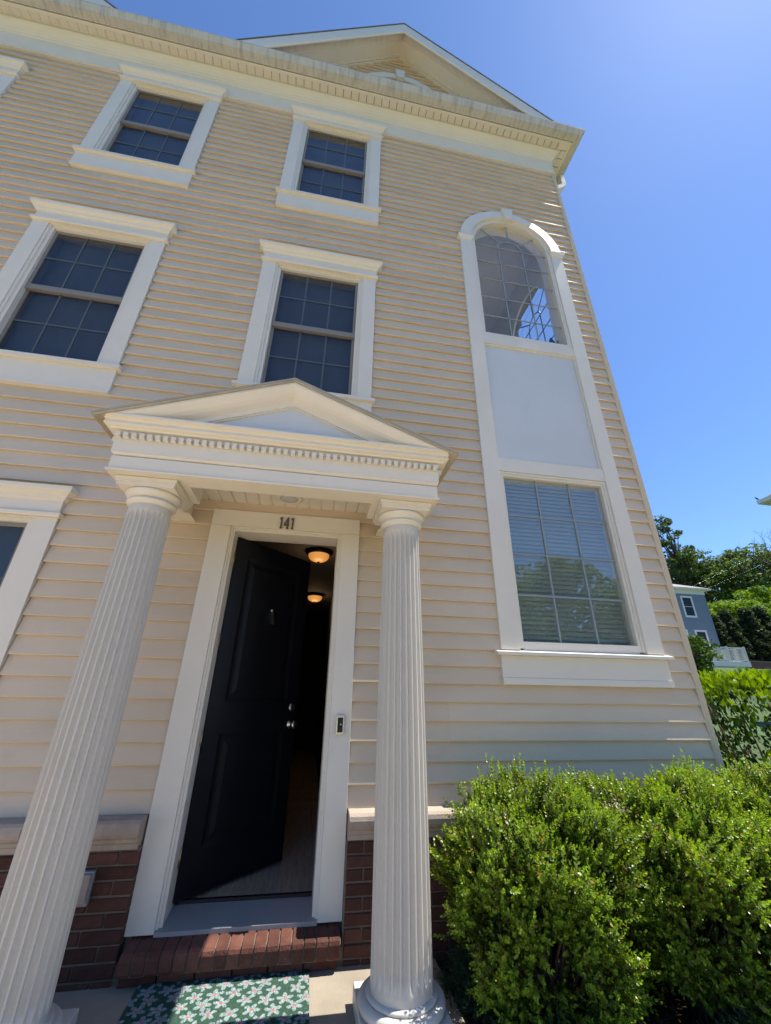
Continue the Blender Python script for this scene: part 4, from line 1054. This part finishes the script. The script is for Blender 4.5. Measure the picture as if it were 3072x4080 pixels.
SPEC = {
 'oak': dict(seed=1, h=16, cr=4.6, trunk_h=5.5, nclump=54, nleaf=190, leaf=.34, dark=DG, lite=LG),
 'oak2': dict(seed=2, h=17, cr=4.2, trunk_h=6.5, nclump=46, nleaf=190, leaf=.34, dark=(.04, .075, .018), lite=(.16, .235, .055)),
 'tall': dict(seed=3, h=22, cr=3.6, trunk_h=6, nclump=40, nleaf=120, leaf=.34, dark=DG, lite=(.09, .14, .03), clump_r=.24),
 'bright': dict(seed=4, h=9, cr=3.4, trunk_h=1.2, nclump=60, nleaf=190, leaf=.26, dark=(.06, .125, .013), lite=(.22, .34, .03)),
 'ever': dict(seed=5, h=7, cr=1.6, trunk_h=.3, nclump=60, nleaf=120, leaf=.20, dark=(.014, .030, .012), lite=(.060, .085, .03), kind='cone', clump_r=.32),
 'small': dict(seed=6, h=2.6, cr=.62, trunk_h=1.2, nclump=30, nleaf=130, leaf=.085, dark=(.03, .07, .012), lite=(.14, .24, .03), clump_r=.34),
 'street': dict(seed=8, h=9.5, cr=3.6, trunk_h=2.2, nclump=60, nleaf=230, leaf=.24, dark=(.05, .095, .018), lite=(.15, .24, .05)),
}
add_tree('tall', 57.3, 50, (1.0, 1.0), .4, 'tallest tree above the slope, its sparse branches against the sky')
add_tree('oak', 60.5, 50, (1.05, 1.0), 1.0, 'dark leafy tree directly behind the grey house roof')
add_tree('oak2', 66.0, 46, (1.25, .95), 2.2, 'broad dark tree with bare trunk and sky showing through its crown')
add_tree('oak', 74.5, 48, (1.1, 1.02), 3.1, 'dark leafy tree right of the broad sky pierced tree')
add_tree('oak2', 55.0, 58, (1.1, 1.05), 4.0, 'dark tree farthest back behind the grey house roof')
add_tree('oak', 82.0, 62, (1.2, 1.1), 5.0, 'far tree filling the gap at the top of the slope')
add_tree('oak2', 69.5, 60, (1.2, 1.0), 5.6, 'far tree showing between the broad tree and its neighbour')
add_tree('oak', 63.0, 60, (1.0, .85), 1.6, 'paler far tree low behind the grey house chimney side')
for i, (x, y, s, h, lab) in enumerate((
        (56.5, 38.0, 1.15, 1.05, 'yellow green bushy tree highest on the slope under the dark trees'),
        (50.0, 38.0, 1.0, .82, 'yellow green bushy tree next to the grey house eave'),
        (61.5, 39.0, 1.2, 1.1, 'bright green bushy tree beside the bare branches'),
        (46.5, 33.0, 1.0, .78, 'bright green tree low on the slope above the evergreens'),
        (52.0, 34.0, 1.05, .80, 'bright green rounded tree in the middle of the slope'),
        (43.5, 36.0, .8, .74, 'small green tree touching the corner of the grey house'))):
    add_tree('bright', x, y, (s, h), i*1.3, lab)
for i, (x, y, s, h) in enumerate(((38.6, 30, 1.0, .74), (40.6, 30.3, 1.05, .82), (42.8, 30, 1.1, .86), (45.0, 30.4, 1.1, .9), (47.2, 30.2, 1.1, .88), (36.9, 31.5, .9, .72), (49.4, 31, 1.1, .95))):
    add_tree('ever', x, y, (s, h), i*.9, ['dark cone shaped evergreen next to the deck corner', 'dark evergreen second along the retaining wall from the deck', 'broad dark evergreen in the middle of the row behind retaining wall', 'tall dark evergreen below the bright green trees', 'dark evergreen towards the far end of the retaining wall', 'shortest evergreen half hidden behind the deck railing', 'tallest evergreen at the far end of the row'][i], 'evergreens behind the retaining wall')
add_tree('small', 13.55, 9.0, (1., 1.), .3, 'small round leafed tree in front of the deck', z=.55, group=None)
# trees across the road, seen mirrored in the lower tall window
for i, (x, y, s, h) in enumerate(((11.0, -19.0, 1.0, .90), (16.5, -20.5, 1.1, 1.0), (22.5, -19.5, 1.05, .93), (4.0, -24.0, 1.0, .8), (30, -23, 1.2, 1.0))):
    add_tree('street', x, y, (s, h), i*1.7, ['street tree across the road mirrored in the lower tall window', 'largest street tree mirrored in the lower tall window', 'street tree beyond the largest one across the road', 'street tree across the road facing the front door', 'far street tree at the end of the road row'][i], 'street trees across the road', z=-.3)
# bare tree at the right edge
def bare():
    rng = np.random.default_rng(12); t = thing('bare_tree', (24.6, 12.0, terrain(24.6, 12)-.05), 'leafless grey tree with thin twigs against the sky', 'tree')
    b = MB(); L = []
    def br(p, d, l, r, lev):
        q = p+d*l; m = p+d*l*.5+rng.normal(0, .04*l, 3); b.tube([p, m, q], [r, r*.8, r*.55], 5)
        if lev == 0: return
        for k in range(3):
            nd = d+rng.normal(0, .42, 3); nd[2] += .12; nd /= np.linalg.norm(nd); br(q if k else m, nd, l*rng.uniform(.6, .8), r*.55, lev-1)
    br(np.array([0, 0, 0.]), np.array([-.03, 0, 1.]), 3.0, .12, 0)
    br(np.array([-.09, 0, 2.9]), np.array([-.10, .05, 1.]), 2.2, .08, 5)
    b.build('trunk', M['bark'], t, local=True)
bare()

# ------------------------------------------------------------------ grey house with deck
KX = lambda v: .732+(v-.732)*1.0735
KZ = lambda v: 1.253+(v-1.253)*1.0735
gh = thing('grey_house', (30, 26, 2.5), 'slate grey sided house with white window trim beyond the hedge', 'house')
WX0, WX1, GY = 24.0, 34.04, 26.0
gwins = [(KX(29.43), KX(30.50), KZ(6.91), KZ(8.60)), (KX(29.84), KX(30.92), KZ(4.35), KZ(5.97)), (KX(28.15), KX(29.20), KZ(4.35), KZ(5.97)), (KX(27.55), KX(28.6), KZ(6.91), KZ(8.60))]
z = 2.2
while z < KZ(8.80):
    iv = [(WX0, WX1)]
    for g in sorted(gwins):
        if z+.1 > g[2]+.05 and z < g[3]-.05:
            o_ = []
            for a, c in iv:
                if g[0] > a and g[1] < c: o_ += [(a, g[0]+.04), (g[1]-.04, c)]
                else: o_.append((a, c))
            iv = o_
    for a, c in iv: MB().prism([(GY, z), (GY-.02, z), (GY-.022, z+.004), (GY-.004, z+.135), (GY, z+.135)], 'x', a, c).build('siding_board', M['greyhouse'], gh)
    z += .13
b = MB(); b.box(WX0, WX1-.02, GY+.005, 34, 1.5, KZ(9.1)); b.build('wall', M['greyhouse'], gh)
b = MB(); b.box(WX1-.05, WX1+.05, GY-.03, GY+.06, 2.2, KZ(8.8)); b.build('corner_post', M['greyhouse'], gh)
b = MB(); b.mitred([(.06, KZ(8.78)), (.06, KZ(9.0)), (.10, KZ(9.02)), (.22, KZ(9.08)), (.45, KZ(9.10)), (.47, KZ(9.20))], WX0, WX1, GY, 34); b.build('cornice', M['white'], gh)
e = .50; zc = KZ(9.205)
b = MB(); b.add([(WX0-e, GY-e, zc), (WX1+e, GY-e, zc), (WX1+e, 34+e, zc), (WX0-e, 34+e, zc), (WX0+4, 30, zc+1.9), (WX1-4.3, 30, zc+1.9)], [(0, 1, 5, 4), (1, 2, 5), (2, 3, 4, 5), (3, 0, 4), (3, 2, 1, 0)]); b.build('roof', pmat('pale_grey_shingle', (.30, .27, .26), .9, .2, 8.), gh)
for g in gwins:
    b = MB(); t_ = .15
    b.box(g[0], g[0]+t_, GY-.05, GY-.0, g[2], g[3]); b.box(g[1]-t_, g[1], GY-.05, GY-.0, g[2], g[3]); b.box(g[0]+t_, g[1]-t_, GY-.05, GY, g[3]-t_, g[3]); b.box(g[0]+t_, g[1]-t_, GY-.05, GY, g[2], g[2]+t_)
    w = b.build('window', M['white'], gh)
    zm = (g[2]+g[3])/2
    for za, zb in ((g[2]+t_, zm-.02), (zm+.02, g[3]-t_)): MB().box(g[0]+t_, g[1]-t_, GY-.012, GY-.004, za, zb).build('pane', M['farwindow'], w)
    MB().box(g[0]+t_, g[1]-t_, GY-.025, GY-.003, zm-.02, zm+.02).build('meeting_rail', M['white'], w)
# deck
DY0, DX0, DX1, DZ = 24.0, 26.5, 34.0, 3.72
b = MB(); b.box(DX0, DX1, DY0, 27.5, DZ-.10, DZ); deck = b.build('deck', M['panel'], gh)
b = MB(); b.box(DX0, DX1+.03, DY0-.05, DY0-.003, DZ-.36, DZ-.02); b.box(DX1+.003, DX1+.05, DY0-.003, 27.5, DZ-.36, DZ-.02); b.build('rim_board', M['white'], deck)
b = MB(); b.box(DX0, DX1-.3, DY0+.1, DY0+.3, DZ-.8, DZ-.362); b.build('support_beam', M['white'], deck)
for x in (DX1-.42, DX1-2.6, DX1-5): MB().box(x, x+.16, DY0+.11, DY0+.27, 1.6, DZ-.805).build('support_post', M['white'], deck)
b = MB(); b.box(DX0, DX1, DY0, DY0+.06, DZ+1.0, DZ+1.06); b.box(DX0, DX1, DY0+.01, DY0+.05, DZ+.08, DZ+.12); b.box(DX1-.06, DX1, DY0+.06, 27.4, DZ+1.0, DZ+1.06); b.box(DX1-.05, DX1-.01, DY0+.06, 27.4, DZ+.08, DZ+.12); b.build('handrail', M['white'], deck)
bm_ = MB().box(0, .03, 0, .03, DZ+.12, DZ+1.0).mesh('baluster', M['white'], (0, 0, 2.5))
pm_ = MB().box(0, .10, 0, .10, DZ, DZ+1.12).mesh('rail_post', M['white'], (0, 0, 2.5))
x = DX0+.1; i = 0
while x < DX1-.1: link('baluster', bm_, deck, (x-30, DY0+.015-26, 0)); x += .115
y = DY0+.15
while y < 27.3: link('baluster', bm_, deck, (DX1-.045-30, y-26, 0)); y += .115
for x in (DX1-.10, DX1-1.7, DX1-3.3, DX1-4.9, DX1-6.5): link('rail_post', pm_, deck, (x-30, DY0-.02-26, 0))
link('rail_post', pm_, deck, (DX1-.10-30, 27.35-26, 0))
# retaining wall
rw = thing('retaining_wall', (42, 27.6, 2.8), 'low brown brick retaining wall beside the deck', 'wall')
MB().box(34.6, 52, 27.5, 27.8, 2.0, 4.05).build('wall_body', pmat('far_brown_brick', (.16, .075, .06), .9, .25, 3., .3, 10.), rw)
MB().box(34.55, 52, 27.45, 27.85, 4.052, 4.14).build('coping', pmat('far_coping', (.22, .15, .13), .9, .1), rw)

# ------------------------------------------------------------------ neighbouring house eave with a bird on it
nh = thing('white_house', (25, 5, ZG), 'white house whose eave corner juts in beside the bare tree', 'house')
MB().box(20.95, 30, -1.0, 9.4, ZG-.3, 9.3).build('wall', M['white'], nh)
b = MB(); b.box(20.40, 30.6, -1.6, 9.95, 9.30, 9.34); b.build('soffit', M['white'], nh)
b = MB(); b.box(20.32, 20.40, -1.6, 10.03, 9.33, 9.50); b.box(20.40, 30.6, 9.951, 10.03, 9.33, 9.50); b.build('gutter', M['white'], nh)
b = MB(); b.add([(20.36, -1.6, 9.50), (30.6, -1.6, 9.50), (30.6, 10.0, 9.50), (20.36, 10.0, 9.50), (25.5, 3, 12.3), (25.5, 6, 12.3)], [(0, 1, 4), (1, 2, 5, 4), (2, 3, 5), (3, 0, 4, 5), (3, 2, 1, 0)]); b.build('roof', M['shingle'], nh)
def bird():
    t = thing('bird', (20.36, 9.99, 9.50), 'small dark bird perched on the white eave corner', 'bird')
    b = MB(); cs = [(-.13, .075, .006, .004), (-.09, .078, .014, .008), (-.05, .085, .028, .024), (-.01, .095, .036, .036), (.03, .112, .034, .036), (.06, .135, .024, .026), (.08, .150, .023, .023), (.10, .154, .017, .016), (.112, .152, .006, .005), (.13, .150, .001, .001)]
    n = 10; vs_ = []
    for x, z, ry, rz in cs:
        for j in range(n): a = 2*pi*j/n; vs_.append((-x, ry*cos(a), z+rz*sin(a)))
    b.add(vs_, [(k*n+j, k*n+(j+1) % n, (k+1)*n+(j+1) % n, (k+1)*n+j) for k in range(len(cs)-1) for j in range(n)], True)
    for s in (-1, 1): b.tube([(-.005, s*.015, .07), (.0, s*.016, .03), (-.006, s*.016, .0)], .003, 5)
    b.build('body', pmat('dark_plumage', (.03, .022, .02), .7, .2, 30.), t, local=True)
bird()
# ------------------------------------------------------------------ utility wires
def wire(p, q, sag, label):
    p, q = Vector(p), Vector(q); pts = [p.lerp(q, t)+Vector((0, 0, -sag*4*t*(1-t))) for t in np.linspace(0, 1, 24)]
    o = MB().tube(pts, .010, 5).build('utility_wire', M['black']); tag(o, label, 'wire')
wire((20, 30, 4.5), (61, 30, 21.4), .5, 'upper of two thin black wires slanting across the sky')
wire((24, 30, 5.8), (61, 30, 19.9), .5, 'lower of two thin black wires slanting before the trees')
up = thing('utility_pole', (61, 30.1, terrain(61, 30)-.1), 'wooden utility pole carrying the two slanting wires', 'pole')
MB().lathe([(.16, 0), (.11, 18.8)], 12).build('shaft', M['bark'], up, local=True)
up2 = thing('utility_pole', (20, 30.1, terrain(20, 30)-2), 'short utility pole behind the grey house where wires end', 'pole')
MB().lathe([(.14, 0), (.11, 6.5)], 12).build('shaft', M['bark'], up2, local=True); MB().box(-.1, 4.2, -.2, -.05, 4.0, 4.15).build('crossarm', M['bark'], up2, local=True)

# ------------------------------------------------------------------ ornament on the arched window's sill
def ornament():
    t = thing('figurine', (3.40, .10, 5.18), 'dark bird shaped figurine on the arched window sill', 'figurine')
    b = MB(); cs = [(-.11, .10, .004, .004), (-.095, .10, .010, .010), (-.075, .105, .020, .018), (-.05, .10, .022, .024), (-.02, .085, .030, .036), (.02, .085, .034, .045), (.055, .11, .028, .04), (.085, .15, .012, .03), (.10, .19, .006, .018), (.108, .21, .002, .004)]
    n = 10; vs_ = []
    for x, z, ry, rz in cs:
        for j in range(n): a = 2*pi*j/n; vs_.append((x, ry*cos(a), z+rz*sin(a)))
    b.add(vs_, [(k*n+j, k*n+(j+1) % n, (k+1)*n+(j+1) % n, (k+1)*n+j) for k in range(len(cs)-1) for j in range(n)], True)
    b.build('body', M['bronze'], t, local=True)
    MB().prism([(-.03, .11), (.05, .12), (.045, .17), (.0, .235), (-.02, .20), (-.015, .15)], 'y', -.008, .008).build('wing', M['bronze'], t, local=True)
    MB().lathe([(.045, .0), (.045, .012), (.018, .02), (.014, .055)], 14, (.01, 0, 0)).build('foot', M['bronze'], t, local=True)
ornament()
